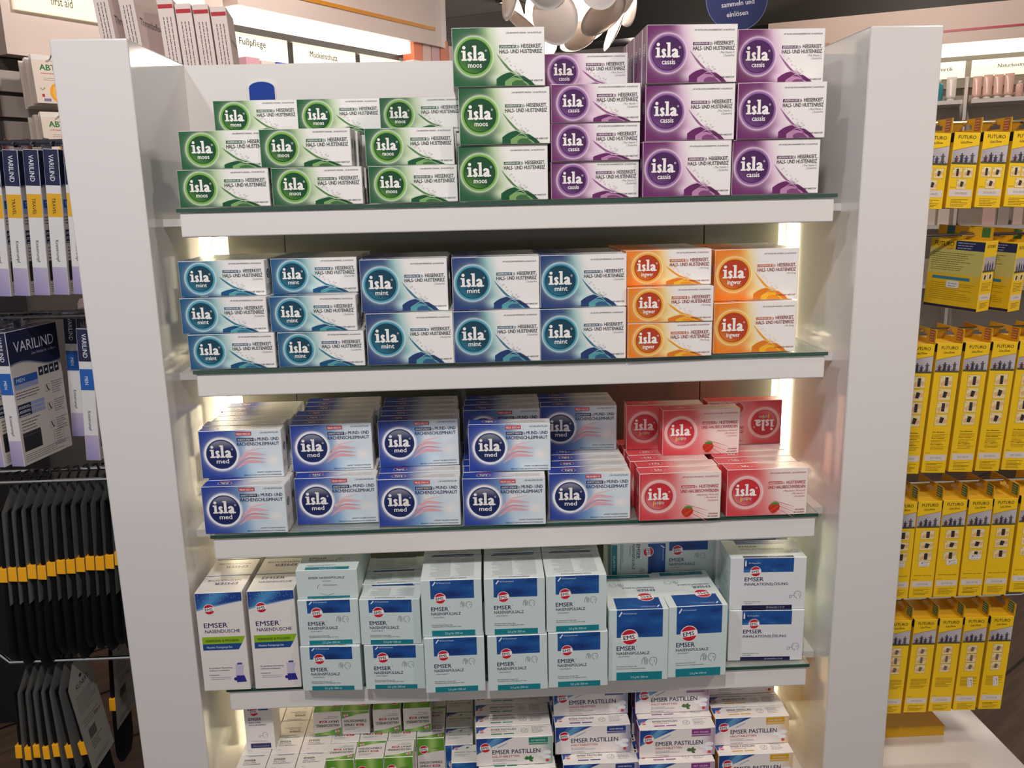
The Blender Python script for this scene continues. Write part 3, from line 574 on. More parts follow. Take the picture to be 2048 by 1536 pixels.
    A.rect(fr, 3, lab, w-3, lab+13, '#ddd2cc', 2); A.text(fr, {'a': '2016-08-ED', 'b': '2017-09-PL', 'c': '2017-07-AE', 'd': '2017-03-AE'}[kind], 14, lab+4, 4.2, '#8a8486', 38, 3, 0)
    A.small(fr, 8, lab-6, 42, 5 if kind != 'b' else 6, 3, 1.4, '#5a440c', 2, 7); A.small(fr, 4, lab+16, 14, 1, 3, 1.6, '#a8841c', 2, 7)
    for s_ in ('left', 'right'):
        f = FR(w/1000, d/1000, h/1000, s_); A.rect(f, .7 if s_ == 'right' else d-32, h-18, 32 if s_ == 'right' else d-.7, h-.7, nv, 1); A.grid(f, 4, h*.3, d-4, h-22, 6, 4, lambda x, y: mixc(lin('#b8c0a8'), lin('#d8a818'), x/d), 1)
    A.rect(FR(w/1000, d/1000, h/1000, 'right'), .7, .7, 8, 9, nv, 1)
    return A.mesh('support_bandage_box', INKM)
def support_tab(c):
    A = Ink(); f = Fr((.0246, .1, .0), (0, -1, 0), (0, 0, 1)); f2 = Fr((.0254, 0, 0), (0, 1, 0), (0, 0, 1))
    for g in (f, f2):                       # strip with the euro slot left open
        for r in ((0, 0, 100, 8), (0, 8, 34, 16), (66, 8, 100, 16), (0, 16, 44, 20), (56, 16, 100, 20), (0, 20, 100, 28)): A.rect(g, *r, '#dca40c' if r[1] else '#e0aa10', 0)
    A.rect(f, 76, 4, 95, 27, c, 1); A.small(f, 78, 22, 93, 4, 5, 2, '#e8c8b0', 2, 3)
    for (y, z, Y, Z) in ((0, 0, 0, 28), (100, 0, 100, 28)): A.poly([(.0246, y/1000, z/1000), (.0254, y/1000, z/1000), (.0254, Y/1000, Z/1000), (.0246, Y/1000, Z/1000)], lin('#f0cc40'))
    A.poly([(.0246, 0, .028), (.0254, 0, .028), (.0254, .1, .028), (.0246, .1, .028)], lin('#f0cc40'))
    return A.mesh('hang_tab', INKM)
def price_label():
    A = Ink(); f = Fr((-.0115, 0, -.006), (1, 0, 0), (0, 0, 1))
    A.p2(f, [(1, 0), (22, 0), (23, 1), (23, 11), (22, 12), (1, 12), (0, 11), (0, 1)], '#e6dedc', 0); A.p2(f, [(6, 7), (7, 7), (7, 6), (8, 6), (8, 10), (7.4, 10), (5.4, 8)], '#24305e', 1); A.small(f, 9, 8.4, 20, 1, 2, 1.4, '#5a6488', 1, 2); A.text(f, '€ 22,20', 4, 1.6, 3, '#9a94a0', 19, 1, 0)
    return A.mesh('price_label', INKM)

# ------------------------------------------------------------------ the room
def planks(name, a, b, sc, rough):
    m = mat(name, a, rough); nt = m.node_tree; bs = nt.nodes['Principled BSDF']; tc = nt.nodes.new('ShaderNodeTexCoord'); mp = nt.nodes.new('ShaderNodeMapping')
    mp.inputs['Rotation'].default_value = (0, 0, -.63); nt.links.new(tc.outputs['Object'], mp.inputs['Vector'])
    br = nt.nodes.new('ShaderNodeTexBrick'); br.inputs['Scale'].default_value = sc; br.inputs['Brick Width'].default_value = 2.4; br.inputs['Row Height'].default_value = .3; br.inputs['Mortar Size'].default_value = .006
    br.inputs['Color1'].default_value = (*lin(a), 1); br.inputs['Color2'].default_value = (*lin(b), 1); br.inputs['Mortar'].default_value = (*lin('#1c120e'), 1)
    nz = nt.nodes.new('ShaderNodeTexNoise'); nz.inputs['Scale'].default_value = 9; nz.inputs['Detail'].default_value = 8; st = nt.nodes.new('ShaderNodeMapping'); st.inputs['Scale'].default_value = (.3, 5, 1)
    nt.links.new(mp.outputs[0], br.inputs['Vector']); nt.links.new(mp.outputs[0], st.inputs['Vector']); nt.links.new(st.outputs[0], nz.inputs['Vector'])
    mx = nt.nodes.new('ShaderNodeMix'); mx.data_type = 'RGBA'; mx.blend_type = 'MULTIPLY'; mx.inputs[0].default_value = .7
    rp = nt.nodes.new('ShaderNodeValToRGB'); rp.color_ramp.elements[0].position = .3; rp.color_ramp.elements[0].color = (.45, .45, .45, 1); rp.color_ramp.elements[1].position = .7; rp.color_ramp.elements[1].color = (1.2, 1.2, 1.2, 1)
    nt.links.new(nz.outputs['Fac'], rp.inputs[0]); nt.links.new(br.outputs['Color'], mx.inputs[6]); nt.links.new(rp.outputs[0], mx.inputs[7]); nt.links.new(mx.outputs[2], bs.inputs['Base Color']); return m
FLOORM = planks('dark_wood_floor', '#6f5a4d', '#584639', 1.0, .42)
struct(obj('floor', MB().box(-5, -3, -.02, 7, 8, 0).mesh('floor', FLOORM)))
def tiles():
    m = mat('ceiling_tiles', '#39332f', .8); nt = m.node_tree; bs = nt.nodes['Principled BSDF']; tc = nt.nodes.new('ShaderNodeTexCoord'); mp = nt.nodes.new('ShaderNodeMapping'); mp.inputs['Rotation'].default_value = (0, 0, .5)
    br = nt.nodes.new('ShaderNodeTexBrick'); br.offset = 0; br.inputs['Scale'].default_value = 1; br.inputs['Brick Width'].default_value = 1.2; br.inputs['Row Height'].default_value = .6; br.inputs['Mortar Size'].default_value = .008
    br.inputs['Color1'].default_value = (*lin('#968c82'), 1); br.inputs['Color2'].default_value = (*lin('#8c8278'), 1); br.inputs['Mortar'].default_value = (*lin('#38332e'), 1)
    nt.links.new(tc.outputs['Object'], mp.inputs[0]); nt.links.new(mp.outputs[0], br.inputs['Vector']); nt.links.new(br.outputs['Color'], bs.inputs['Base Color']); return m
CZ = 1.42+ZO
struct(obj('ceiling', MB().box(-5, -3, CZ, 7, 8, CZ+.05).mesh('ceiling', tiles())))
BULK = mat('pinkish_white_bulkhead', '#d8c8c2', .5); BLACK = mat('black_paint', '#0c0b0c', .5); SLAT = mat('grey_slatwall', '#b0a9a6', .4); DARKG = mat('dark_grey_frame', '#4a4542', .4)
def wall_frame(name, P, d, rot):        # an empty-free local frame: x along the wall, -y towards the shop
    M = Matrix.Translation((P[0], P[1], ZO)) @ Matrix.Rotation(rot, 4, 'Z'); return M
# left wall runs from near left to far middle; right wall from far middle to near right
MA = wall_frame('A', (-1.45, 1.55), None, math.atan2(.809, .588)); MBm = wall_frame('B', (3.399, 4.486), None, math.atan2(-.436, .9))
def on(M, o): o.matrix_world = M @ o.matrix_world; return o
def wbox(M, name, m, *b, bevel=0): return on(M, obj(name, MB().box(*b).mesh(name, m), bevel=bevel))
# --- left wall: x 0..2.3
w_ = struct(wbox(MA, 'wall_left', BULK, -.6, .35, -1.55, 2.6, .4, 1.42))
def sub(M, parent, name, mesh):
    o = obj(name, mesh, parent); return o
bay = tag(empty('wall_bay', (0, 0, 0)), 'white wall bay with slatted back, blister packs and lit first aid panel at far left', 'display'); bay.matrix_world = MA
obj('upper_panel', MB().box(.02, 0, .435, .388, .34, .9).mesh('upper_panel', BULK), bay)
obj('upper_panel', MB().box(.396, 0, .36, .84, .34, .9).mesh('upper_panel', BULK), bay)
SL = MB()
for k in range(9): SL.box(.0, .04, .405-k*.075, .84, .34, .405-k*.075+.062) if k else None
obj('slatwall', SL.mesh('slatwall', SLAT), bay); obj('slat_groove', MB().box(.0, .06, -1.5, .84, .33, .43).mesh('slat_groove', DARKG), bay)
for nm, x0, x1, t, a, b in (('sign_panel', .055, .37, 'first aid', .17, .24), ('sign_panel', .415, .75, '', .5, .6)):
    A = Ink(); f = Fr((x0, -.012, .565), (1, 0, 0), (0, 0, 1)); A.rect(f, 0, 0, (x1-x0)*1000, 150, '#fff0cc', 0); A.poly([(x0, -.012, .565), (x1, -.012, .565), (x1, 0, .565), (x0, 0, .565)], lin('#fff0cc'))
    A.poly([(x1, -.012, .565), (x1, 0, .565), (x1, 0, .715), (x1, -.012, .715)], lin('#fff0cc')); A.poly([(x0, 0, .565), (x0, -.012, .565), (x0, -.012, .715), (x0, 0, .715)], lin('#fff0cc'))
    if t: A.text(f, t, (a-x0)*1000, 30, 26, '#3a342e', (b-x0)*1000, 2, .012)
    obj(nm, A.mesh(nm, LIT), bay)
# pillar
tag(obj('pillar', MB().box(-1.72, 1.15, 0, -1.43, 1.45, CZ).mesh('pillar', mat('dark_pillar', '#10141c', .5))), 'dark blue-black pillar at the upper left edge of the picture', 'pillar')
# long lit bay: strip light, grey head with signs
bay2 = tag(empty('wall_bay', (0, 0, 0)), 'long lit wall bay with Fußpflege and Mückenschutz signs behind the shelf', 'display'); bay2.matrix_world = MA
obj('head_panel', MB().box(.845, .02, .46, 1.86, .3, .66).mesh('head_panel', DARKG), bay2)
obj('light_strip', MB().box(.86, -.05, .645, 1.862, .1, .695).mesh('light_strip', mat('strip_light', '#ffffff', .4, emit='#fff4e4', es=1.7)), bay2)
obj('back_panel', MB().box(.845, .2, -1.5, 1.86, .3, .46).mesh('back_panel', SLAT), bay2)
for x0, x1, t, a, b in ((.84, 1.148, 'Fußpflege', .905, 1.035), (1.177, 1.544, 'Mückenschutz', 1.27, 1.43), (1.572, 1.85, '', 0, 0)):
    A = Ink(); f = Fr((x0, .004, .5), (1, 0, 0), (0, 0, 1)); A.rect(f, 0, 0, (x1-x0)*1000, 116, '#f8ecd8', 0)
    A.poly([(x0, .004, .5), (x1, .004, .5), (x1, .02, .5), (x0, .02, .5)], lin('#f8ecd8')); A.poly([(x0, .004, .616), (x1, .004, .616), (x1, .02, .616), (x0, .02, .616)], lin('#f8ecd8'))
    if t: A.text(f, t, (a-x0)*1000, 74 if t[0] == 'F' else 68, 25, '#221e1c', (b-x0)*1000, 2, .015)
    obj('sign_panel', A.mesh('sign_panel', LIT), bay2)
obj('shelf_board', MB().box(.85, -.12, .44, 1.86, .2, .46).mesh('shelf_board', WHITE), bay2)
# bulkhead above with the orange line and its rounded far end
bk = MB(); prof = [(.86, -.06)] + [(2.05, -.06)] + [(2.05+.24*math.sin(a*PI/16), -.06+.24*(1-math.cos(a*PI/16))) for a in range(1, 9)] + [(2.29, .3), (.86, .3)]
bk.prism([(x, y, .70) for x, y in prof], (0, 0, .33)); b_ = on(MA, obj('trim_1', bk.mesh('trim_1', BULK))); struct(b_)
on(MA, struct(obj('trim_2', MB().prism([(x, y, 1.03) for x, y in prof], (0, 0, .39)).mesh('trim_2', BLACK))))
OR = mat('orange_stripe', '#d08a1e', .4)
tag(on(MA, obj('orange_stripe', MB().box(1.15, -.064, .766, 2.04, -.06, .782).mesh('orange_stripe', OR))), 'orange stripe on the white bulkhead above the light strip', 'stripe')
# far end products past the bulkhead
rd = random.Random(5)
farshelf = tag(on(MA, obj('wall_shelf', MB().box(1.87, -.06, .60, 2.6, .34, .618).mesh('wall_shelf', WHITE))), 'small white wall shelf past the end of the long light strip', 'shelf')
for k in range(7):
    x = 1.90+k*.068; hh = (.09, .11, .085, .12, .1, .105, .09)[k]
    tag(on(MA, obj('carton', MB().box(x, -.04, .618, x+.062, .03, .618+hh).mesh('carton', mat('far_carton_%d' % (k % 3), ('#e8835a', '#e6c4b8', '#d9b0b8')[k % 3], .5)), bevel=.002)),
        ('orange', 'pale pink', 'pink')[k % 3]+' far carton past the light strip, %s in its row' % ('first', 'second', 'third', 'fourth', 'fifth', 'sixth', 'last')[k], 'carton', 'cartons on the far shelf')
# small cartons under the Fußpflege sign
for k in range(6):
    x = .86+k*.075
    tag(on(MA, obj('carton', MB().box(x, -.08, .46, x+.066, -.03, .46+(.055, .05, .052, .05, .056, .04)[k]).mesh('carton', mat('small_carton_%d' % (k % 3), ('#d8a8b8', '#e8dcd8', '#4a5cc0')[k % 3 if k < 3 else 2], .5)), bevel=.002)),
        ('pink', 'white', 'blue', 'blue', 'blue', 'blue')[k]+' low carton under the Fußpflege sign, %s in its row' % ('first', 'second', 'third', 'fourth', 'fifth', 'sixth')[k], 'carton', 'low cartons under the sign')
# blister packs on the slatwall
def blister():
    A = Ink(); w, h = 104, 140; f = Fr((-w/2000, 0, 0), (1, 0, 0), (0, 0, 1))
    A.carton(w/1000, .002, h/1000, '#e4d8d0', edge='#c8c0bc', c=.0004); A.rect(f, 1, h-16, w-1, h-1, '#ece8e4', 1)
    A.text(f, 'ABTEI', 22, h-44, 17, '#1c7a34', 92, 2, .05); A.small(f, 24, h-54, 80, 1, 3, 3, '#c84a50', 2, 3); A.small(f, 30, h-68, 84, 2, 5, 3, '#a8a098', 2, 4)
    A.disc(f, 74, 32, 30, '#f0a828', 2, 30); A.disc(f, 76, 32, 24, '#f5be3c', 3, 30); A.disc(f, 78, 32, 17, '#ec8a1e', 4, 24); A.rect(f, 18, 18, 26, 27, '#c03038', 2); A.rect(f, 22, 6, 44, 14, '#7a78a8', 2); A.line(f, [(16, 44), (22, 38), (30, 46)], 3, '#7a9a6a', 2)
    return A.mesh('blister_pack', INKM)
bm = blister(); HK = MB().tube([(0, .06, .128), (0, -.09, .128), (0, -.1, .138)], .0025).mesh('hook', CHROME)
N_ = 0
for r, (x, z, rows) in enumerate(((.098, .290, 7), (.104, .125, 7), (.215, .290, 7), (.221, .125, 7))):
    o = tag(on(MA, obj('hook', HK)), 'chrome slatwall hook holding the %s stack of white blister packs' % ('upper left', 'lower left', 'upper right', 'lower right')[r], 'hook'); o.matrix_world = MA @ Matrix.Translation((x, 0, z))
    for k in range(rows):
        o = obj('blister_pack', bm); o.matrix_world = MA @ Matrix.Translation((x, -.085+k*.012, z-.002*k)) @ Matrix.Rotation(.03*(k % 3-1), 4, 'Y')
        tag(o, 'white blister pack with green lettering, %s slatwall stack, %s' % (('upper left', 'lower left', 'upper right', 'lower right')[r], ('frontmost', 'second from front', 'third from front', 'fourth from front', 'fifth from front', 'sixth from front', 'rearmost')[k]), 'pack', 'blister packs on the slatwall')
# --- right wall
struct(wbox(MBm, 'wall_right', BULK, -3.4, .3, -1.55, 1.6, .36, 1.42))
struct(wbox(MBm, 'trim_3', BULK, -1.45, -.06, .89, 1.6, .3, 1.12)); struct(wbox(MBm, 'trim_4', BLACK, -3.2, -.02, 1.122, 1.6, .3, 1.42))
tag(wbox(MBm, 'red_stripe', mat('red_stripe', '#b8485a', .4), -.9, -.064, .960, 1.6, -.06, .974), 'thin red stripe along the white bulkhead at upper right', 'stripe')
A = Ink(); f = Fr((-1.22, -.062, .93), (1, 0, 0), (0, 0, 1)); A.text(f, 'et', 90, 4, 52, '#2850a8', 150, 0, .05); A.text(f, 'e', 156, 4, 40, '#e09080', 185, 0, .03)
tag(on(MBm, obj('wall_lettering', A.mesh('wall_lettering'))), 'blue and pink letters on the white bulkhead beside the purple boxes', 'lettering')
bay3 = tag(empty('wall_bay', (0, 0, 0)), 'lit cosmetics wall bay with Naturkosmetik sign at upper right', 'display'); bay3.matrix_world = MBm
obj('light_strip', MB().box(-.9, -.05, .82, 1.6, .1, .88).mesh('light_strip', mat('strip_light', '#fff')), bay3)
obj('head_panel', MB().box(-.9, .06, .62, 1.6, .3, .82).mesh('head_panel', mat('bay_grey', '#8f8a7c', .5)), bay3)
obj('back_panel', MB().box(-.9, .16, -1.5, 1.6, .3, .62).mesh('back_panel', mat('bay_back', '#b9b0a2', .5)), bay3)
for x0, x1, t, a, b in ((-.52, -.188, 'Kosmetik', -.4, -.26), (-.152, .30, 'Naturkosmetik', -.0, .2), (.34, .8, '', .4, .5)):
    A = Ink(); f = Fr((x0, .044, .681), (1, 0, 0), (0, 0, 1)); A.rect(f, 0, 0, (x1-x0)*1000, 106, '#fdf3dc', 0); A.poly([(x0, .044, .681), (x1, .044, .681), (x1, .06, .681), (x0, .06, .681)], lin('#fdf3dc'))
    if t: A.text(f, t, (a-x0)*1000, 50, 24, '#2c2824', (b-x0)*1000, 2, .02)
    obj('sign_panel', A.mesh('sign_panel', LIT), bay3)
struct_div = obj('divider', MB().box(-.185, -.02, -1.5, -.165, .16, .68).mesh('divider', WHITE), bay3)
for z in (.50, .10, -.3, -.7, -1.1):
    obj('shelf_board', MB().box(-.9, -.16, z, -.2, .16, z+.025).mesh('shelf_board', WHITE), bay3)
    obj('shelf_board', MB().box(-.15, -.16, z, 1.6, .16, z+.025).mesh('shelf_board', WHITE), bay3)
def bottle(kind, hh, r, m, cap):
    if kind == 'tube':
        b = MB(); n = 16
        for i in range(9):
            t = i/8; rx = r; ry = r*(1-t)+.002; b.v += [(rx*math.cos(2*PI*j/n), ry*math.sin(2*PI*j/n), hh*(.12+.88*t)) for j in range(n)]
        for i in range(8):
            for j in range(n): b.f.append((i*n+j, i*n+(j+1) % n, (i+1)*n+(j+1) % n, (i+1)*n+j))
        b.f.append(tuple(8*n+j for j in range(n))); b.f.append(tuple(reversed(range(n)))); me = b.mesh('tube', m, True)
        cp = MB().lathe([(0.0001, 0), (r*.8, 0), (r*.8, hh*.12), (.0001, hh*.12)], 16)
    else:
        me = MB().lathe([(.0001, 0), (r, 0), (r, hh*.72), (r*.8, hh*.8), (r*.4, hh*.84), (.0001, hh*.84)], 20).mesh('bottle', m, True)
        cp = MB().lathe([(.0001, hh*.84), (r*.45, hh*.84), (r*.45, hh), (.0001, hh)], 16)
    return me, cp.mesh('cap', cap, True)
PKS = [mat('pale_pink_plastic', '#e8c0b4', .3), mat('cream_plastic', '#ecd8c8', .3), mat('orange_lotion', '#d8603a', .25), mat('teal_jar', '#3a9aa8', .2), mat('navy_teal_pack', '#2058a0', .3), mat('white_plastic', '#e8e4e0', .3)]
SH = [(-.49, 'bottle', .13, .028, 4), (-.42, 'bottle', .135, .028, 4), (-.345, 'bottle', .14, .03, 3), (-.27, 'tube', .15, .03, 5),
      (-.12, 'tube', .145, .027, 0), (-.06, 'tube', .15, .027, 0), (0, 'tube', .148, .027, 0), (.06, 'tube', .15, .027, 0), (.12, 'bottle', .10, .022, 0), (.19, 'tube', .14, .03, 1), (.25, 'bottle', .10, .018, 2), (.30, 'bottle', .165, .022, 2), (.35, 'bottle', .16, .024, 1), (.41, 'bottle', .15, .024, 1), (.47, 'tube', .14, .026, 0)]
for i, (x, kd, hh, r, mi) in enumerate(SH):
    me, cp = bottle(kd, hh, r, PKS[mi], PKS[5 if mi != 4 else 5]); o = obj(kd if kd == 'bottle' else 'cosmetics_tube', me); o.matrix_world = MBm @ Matrix.Translation((x, -.1, .525)); obj('cap', cp, o)
    tag(o, '%s cosmetics %s on the upper shelf under the lit signs, %s from left' % (('pale pink', 'cream', 'orange', 'teal', 'blue', 'white')[mi], kd, ('first', 'second', 'third', 'fourth', 'fifth', 'sixth', 'seventh', 'eighth', 'ninth', 'tenth', 'eleventh', 'twelfth', 'thirteenth', 'fourteenth', 'last')[i]), kd, 'cosmetics on the upper shelf')
rd = random.Random(11)
for zi, z in enumerate((.125, -.275, -.675)):
    for k in range(14):
        x = -.55+k*.088
        if -.2 < x+.02 < -.09: continue
        ww = rd.uniform(.055, .08); hh = rd.uniform(.12, .22) if zi == 0 else rd.uniform(.1, .24); c = rd.choice(['#e8cfc6', '#ecdcd2', '#e6c2bc', '#dcd4d0', '#f0e4da', '#b8aca4'])
        o = obj('cosmetics_box', MB().box(0, 0, 0, ww, .06, hh).mesh('cosmetics_box', mat('box_'+c[1:], c, .5)), bevel=.002); o.matrix_world = MBm @ Matrix.Translation((x, -.14, z))
        tag(o, 'pale cosmetics carton on the %s right-hand wall shelf, %s from its left end' % (('second', 'third', 'fourth')[zi], ORD[k] if k < 9 else ('tenth', 'eleventh', 'twelfth', 'thirteenth', 'fourteenth')[k-9]), 'carton', 'cosmetics cartons on wall shelves')

# ------------------------------------------------------------------ ceiling things
def pendant():
    r0 = empty('pendant_lamp', (.34, 2.2, .735+ZO)); tag(r0, 'white pendant lamp of overlapping curved petals, glowing inside', 'lamp')
    pm = mat('lamp_petal', '#ece8e6', .25, coat=.3); nt = pm.node_tree; bs = nt.nodes['Principled BSDF']; tr = nt.nodes.new('ShaderNodeBsdfTranslucent'); tr.inputs[0].default_value = (*lin('#f0dcc8'), 1); mx = nt.nodes.new('ShaderNodeMixShader'); mx.inputs[0].default_value = .12
    nt.links.new(bs.outputs[0], mx.inputs[1]); nt.links.new(tr.outputs[0], mx.inputs[2]); nt.links.new(mx.outputs[0], nt.nodes['Material Output'].inputs[0])
    def petal(r):
        b = MB(); n = 28; R = .2
        for sgn in (0, .0022):
            for i in range(7):
                a = i/6*r/R
                b.v += [((R+sgn)*math.sin(a)*math.cos(2*PI*j/n), (R+sgn)*math.sin(a)*math.sin(2*PI*j/n)*1.12, (R+sgn)*math.cos(a)-R) for j in range(n)]
        for s_ in range(2):
            o = s_*7*n
            for i in range(6):
                for j in range(n): b.f.append((o+i*n+j, o+i*n+(j+1) % n, o+(i+1)*n+(j+1) % n, o+(i+1)*n+j))
        for j in range(n): b.f.append((6*n+j, 6*n+(j+1) % n, 13*n+(j+1) % n, 13*n+j))
        return b.mesh('petal', pm, True)
    P1 = petal(.088); P2 = petal(.07)
    for ring, (lat, cnt, rad, me, ph) in enumerate(((-66, 3, .20, P2, .5), (-36, 6, .235, P1, .1), (-6, 8, .255, P1, .4), (24, 7, .24, P1, .0), (56, 5, .21, P2, .4))):
        for k in range(cnt):
            a = 2*PI*(k+ph)/cnt; la = math.radians(lat); n = Vector((math.cos(a)*math.cos(la), math.sin(a)*math.cos(la), math.sin(la)))
            o = obj('petal', me, r0); o.location = n*rad; q = n.to_track_quat('Z', 'Y').to_matrix().to_4x4()
            o.rotation_euler = (q @ Matrix.Rotation(math.radians((-14, 16)[k % 2]), 4, 'X')).to_euler()
    bb = MB(); prof = [(max(.0001, .075*math.sin(i/12*PI)), -.075*math.cos(i/12*PI)) for i in range(13)]
    obj('bulb', bb.lathe(prof, 24).mesh('bulb', mat('lamp_bulb', '#fff', .4, emit='#ffeeda', es=34), True), r0)
    obj('cord', MB().tube([(0, 0, .07), (0, 0, CZ-.735-ZO)], .004).mesh('cord', BLACK), r0); obj('frame', MB().tube([(.12*math.cos(i/16*2*PI), .12*math.sin(i/16*2*PI), 0) for i in range(17)], .003).mesh('frame', CHROME), r0)
pendant()
def round_sign():
    b = MB(); n = 56; b.prism([(.098*math.cos(2*PI*j/n), 0, .098*math.sin(2*PI*j/n)) for j in range(n)], (0, .006, 0))
    o = obj('hanging_sign', b.mesh('hanging_sign', mat('navy_sign', '#2a3468', .7))); o.location = (.795, 1.6, .567+ZO); o.rotation_euler = (0, -.11, 0)
    A = Ink(); f = Fr((0, -.0004, 0), (1, 0, 0), (0, 0, 1)); A.text(f, 'Punkte', -30, 10, 15, '#d8d4dc', 30, 0, .02); A.text(f, 'sammeln und', -50, -22, 15, '#e4e0e6', 54, 0, .02); A.text(f, 'einlösen', -36, -52, 15, '#e4e0e6', 32, 0, .02)
    A.ring(Fr((0, -.0004, 0), (1, 0, 0), (0, 0, 1)), 0, 0, 96, 98, '#6a74a8', 0, 56)
    obj('lettering', A.mesh('lettering'), o); obj('wire', MB().tube([(0, .003, .095), (0, .003, .7)], .001).mesh('wire', CHROME), o)
    tag(o, 'round navy hanging sign with white lettering at the top edge', 'sign')
round_sign()
def downlight(x, y, d):
    o = empty('downlight', (x, y, CZ)); tag(o, 'round recessed ceiling spotlight %s' % d, 'lamp', 'ceiling spotlights')
    obj('housing', MB().lathe([(.001, 0), (.075, 0), (.075, -.03), (.06, -.035), (.055, -.01), (.001, -.01)], 24).mesh('housing', DARKG, True), o); obj('lens', MB().lathe([(.001, -.012), (.05, -.012), (.05, -.02), (.001, -.022)], 20).mesh('lens', mat('downlight_lens', '#fff', .3, emit='#fff0dc', es=9)), o)
for x, y, d in ((-.06, 4.7, 'left of the pendant lamp'), (.25, 5.6, 'just left of the petals, far back'), (-.9, 3.4, 'above the orange stripe'), (-.15, -1.35, 'above the shopper, middle'), (-1.1, -1.5, 'above the shopper, left'), (1.5, -1.2, 'above the shopper, right')): downlight(x, y, d)
G = MB()
for k in range(22): G.box(-.35+k*.045, 2.9, CZ-.03, -.335+k*.045, 5.2, CZ-.012)
for k in range(30): G.box(-.35, 2.9+k*.08, CZ-.03, .64, 2.912+k*.08, CZ-.014)
g_ = obj('air_grille', G.mesh('air_grille', BLACK)); tag(g_, 'black gridded air grille in the dark ceiling behind the lamp', 'grille')

# ------------------------------------------------------------------ the white display shelf
KS = .948; CAM = Vector((-.0522, -1.2138, -.0204))
def T(x, y, z): return CAM + (Vector((x, y, z))-CAM)*KS + Vector((0, 0, ZO))
cab = empty('display_shelf', (0, 0, 0)); tag(cab, 'tall white display shelf with thick side uprights, full of medicine boxes', 'shelving unit')
TOP = .1955+ZO; UP = .1019
def part(name, m, *b, bevel=0, parent=cab): return obj(name, MB().box(*b).mesh(name, m), parent, bevel=bevel)
part('upright', WHITE, -.5-UP, 0, 0, -.5, .30, TOP, bevel=.0025); part('upright', WHITE, .5, 0, 0, .5+UP, .30, TOP, bevel=.0025)
part('upper_back_panel', FASC, -.4999, .226, -.04+ZO, .4999, .232, TOP-.002)
part('back_wall', WHITE, -.4999, .286, .05, .4999, .296, TOP-.002)
part('base', WHITE, -.4999, .02, 0, .4999, .29, .12)
gp = MB()
for a, b in ((-.466, -.372), (-.370, .3475), (.3495, .479)): gp.box(a, .262, .13, b, .268, -.045+ZO)
obj('grey_back_panel', gp.mesh('grey_back_panel', GREYP), cab)
for sx in (-1, 1): part('led_strip', LED, *sorted((sx*.4995, sx*.494))[:1], .235, .14, sorted((sx*.4995, sx*.494))[1], .262, -.06+ZO)
b = MB(); n = 10; b.prism([(-.4015, .2258, -.02+ZO), (-.3585, .2258, -.02+ZO), (-.3585, .2258, .158+ZO)] + [(-.38+.0215*math.cos(a/10*PI), .2258, .158+.0105*math.sin(a/10*PI)+ZO) for a in range(1, 10)] + [(-.4015, .2258, .158+ZO)], (0, -.002, 0)); obj('tag_rim', b.mesh('tag_rim', mat('white_plastic', '#fff')), cab)
b = MB(); b.prism([(-.400, .2236, -.02+ZO), (-.360, .2236, -.02+ZO), (-.360, .2236, .157+ZO)] + [(-.38+.020*math.cos(a/10*PI), .2236, .157+.0095*math.sin(a/10*PI)+ZO) for a in range(1, 10)] + [(-.400, .2236, .157+ZO)], (0, -.001, 0)); obj('tag', b.mesh('tag', mat('blue_plastic', '#123c9c', .3)), cab)
SZ = [-.033, -.2734, -.5395, -.8095, -1.062]
for i, z in enumerate(SZ):
    q = T(.0069, .0665, z); hw = .4848*KS; zt = q.z
    gl = MB().box(q.x-hw-.003, -.001, zt, q.x+hw+.003, (.22 if i == 0 else .258), zt+.0055).mesh('glass_pane', GLASS)
    g = obj('shelf', gl, cab); 
    obj('fascia', MB().box(q.x-hw, .0005, zt-.0341, q.x+hw, .016, zt-.0003).mesh('fascia', FASC), g, bevel=.0022)
    obj('tray', MB().box(q.x-hw+.01, .016, zt-.008, q.x+hw-.01, (.22 if i == 0 else .258), zt-.0004).mesh('tray', FASC), g)
    obj('glass_edge', MB().box(q.x-hw-.003, -.0022, zt+.0004, q.x+hw+.003, -.001, zt+.0052).mesh('glass_edge', EDGE), g)
    for sx in (-1, 1): obj('bracket', MB().box(*( (-.4998, .06, zt-.02, q.x-hw+.012, .22, zt-.009) if sx < 0 else (q.x+hw-.012, .06, zt-.02, .4998, .22, zt-.009))).mesh('bracket', WHITE), g)

# ------------------------------------------------------------------ boxes on the shelf
PR = {}
def proto(key, fn):
    me, w, d, h = fn(); me.transform(Matrix.Scale(KS, 4)); PR[key] = (me, w, d, h)
for k in ('moos', 'cassis', 'mint', 'ingwer'):
    for s_ in (True, False): proto((k, s_), lambda: isla(k, s_))
proto(('med', False), lambda: isla('med', False)); proto(('junior', False), lambda: isla('junior', False))
for k in ('s20', 's50', 's100', 'inh'): proto(k, lambda: salt(k))
proto('flat', salt_flat); proto('nd1', lambda: douche(True)); proto('nd2', lambda: douche(False))
proto('pg', lambda: pastille('#1f8a72', 'MIT MENTHOL', '#2c7a3c')); proto('pb', lambda: pastille('#233c86', 'OHNE MENTHOL', None)); proto('pp', lambda: pastille('#8a3a86', 'MIT SALBEI', '#4a6a34')); proto('py', lambda: pastille('#dca61c', 'OHNE MENTHOL', None))
proto('hr', lambda: spray('throat')); proto('hrf', lambda: spray('throat', True)); proto('gs', lambda: spray('green')); proto('gsf', lambda: spray('green', True)); proto('sn', lambda: spray('sinus'))
NAME = {}
def put(key, x, y, z, yaw, label, cat, group, rx=0, ry=0, name=None):
    me = PR[key][0]; o = bpy.data.objects.new(name or me.name, me); COL.objects.link(o)
    o.location = T(x, y, z); o.rotation_euler = (rx, ry, math.radians(yaw)); tag(o, label, cat, group); return o
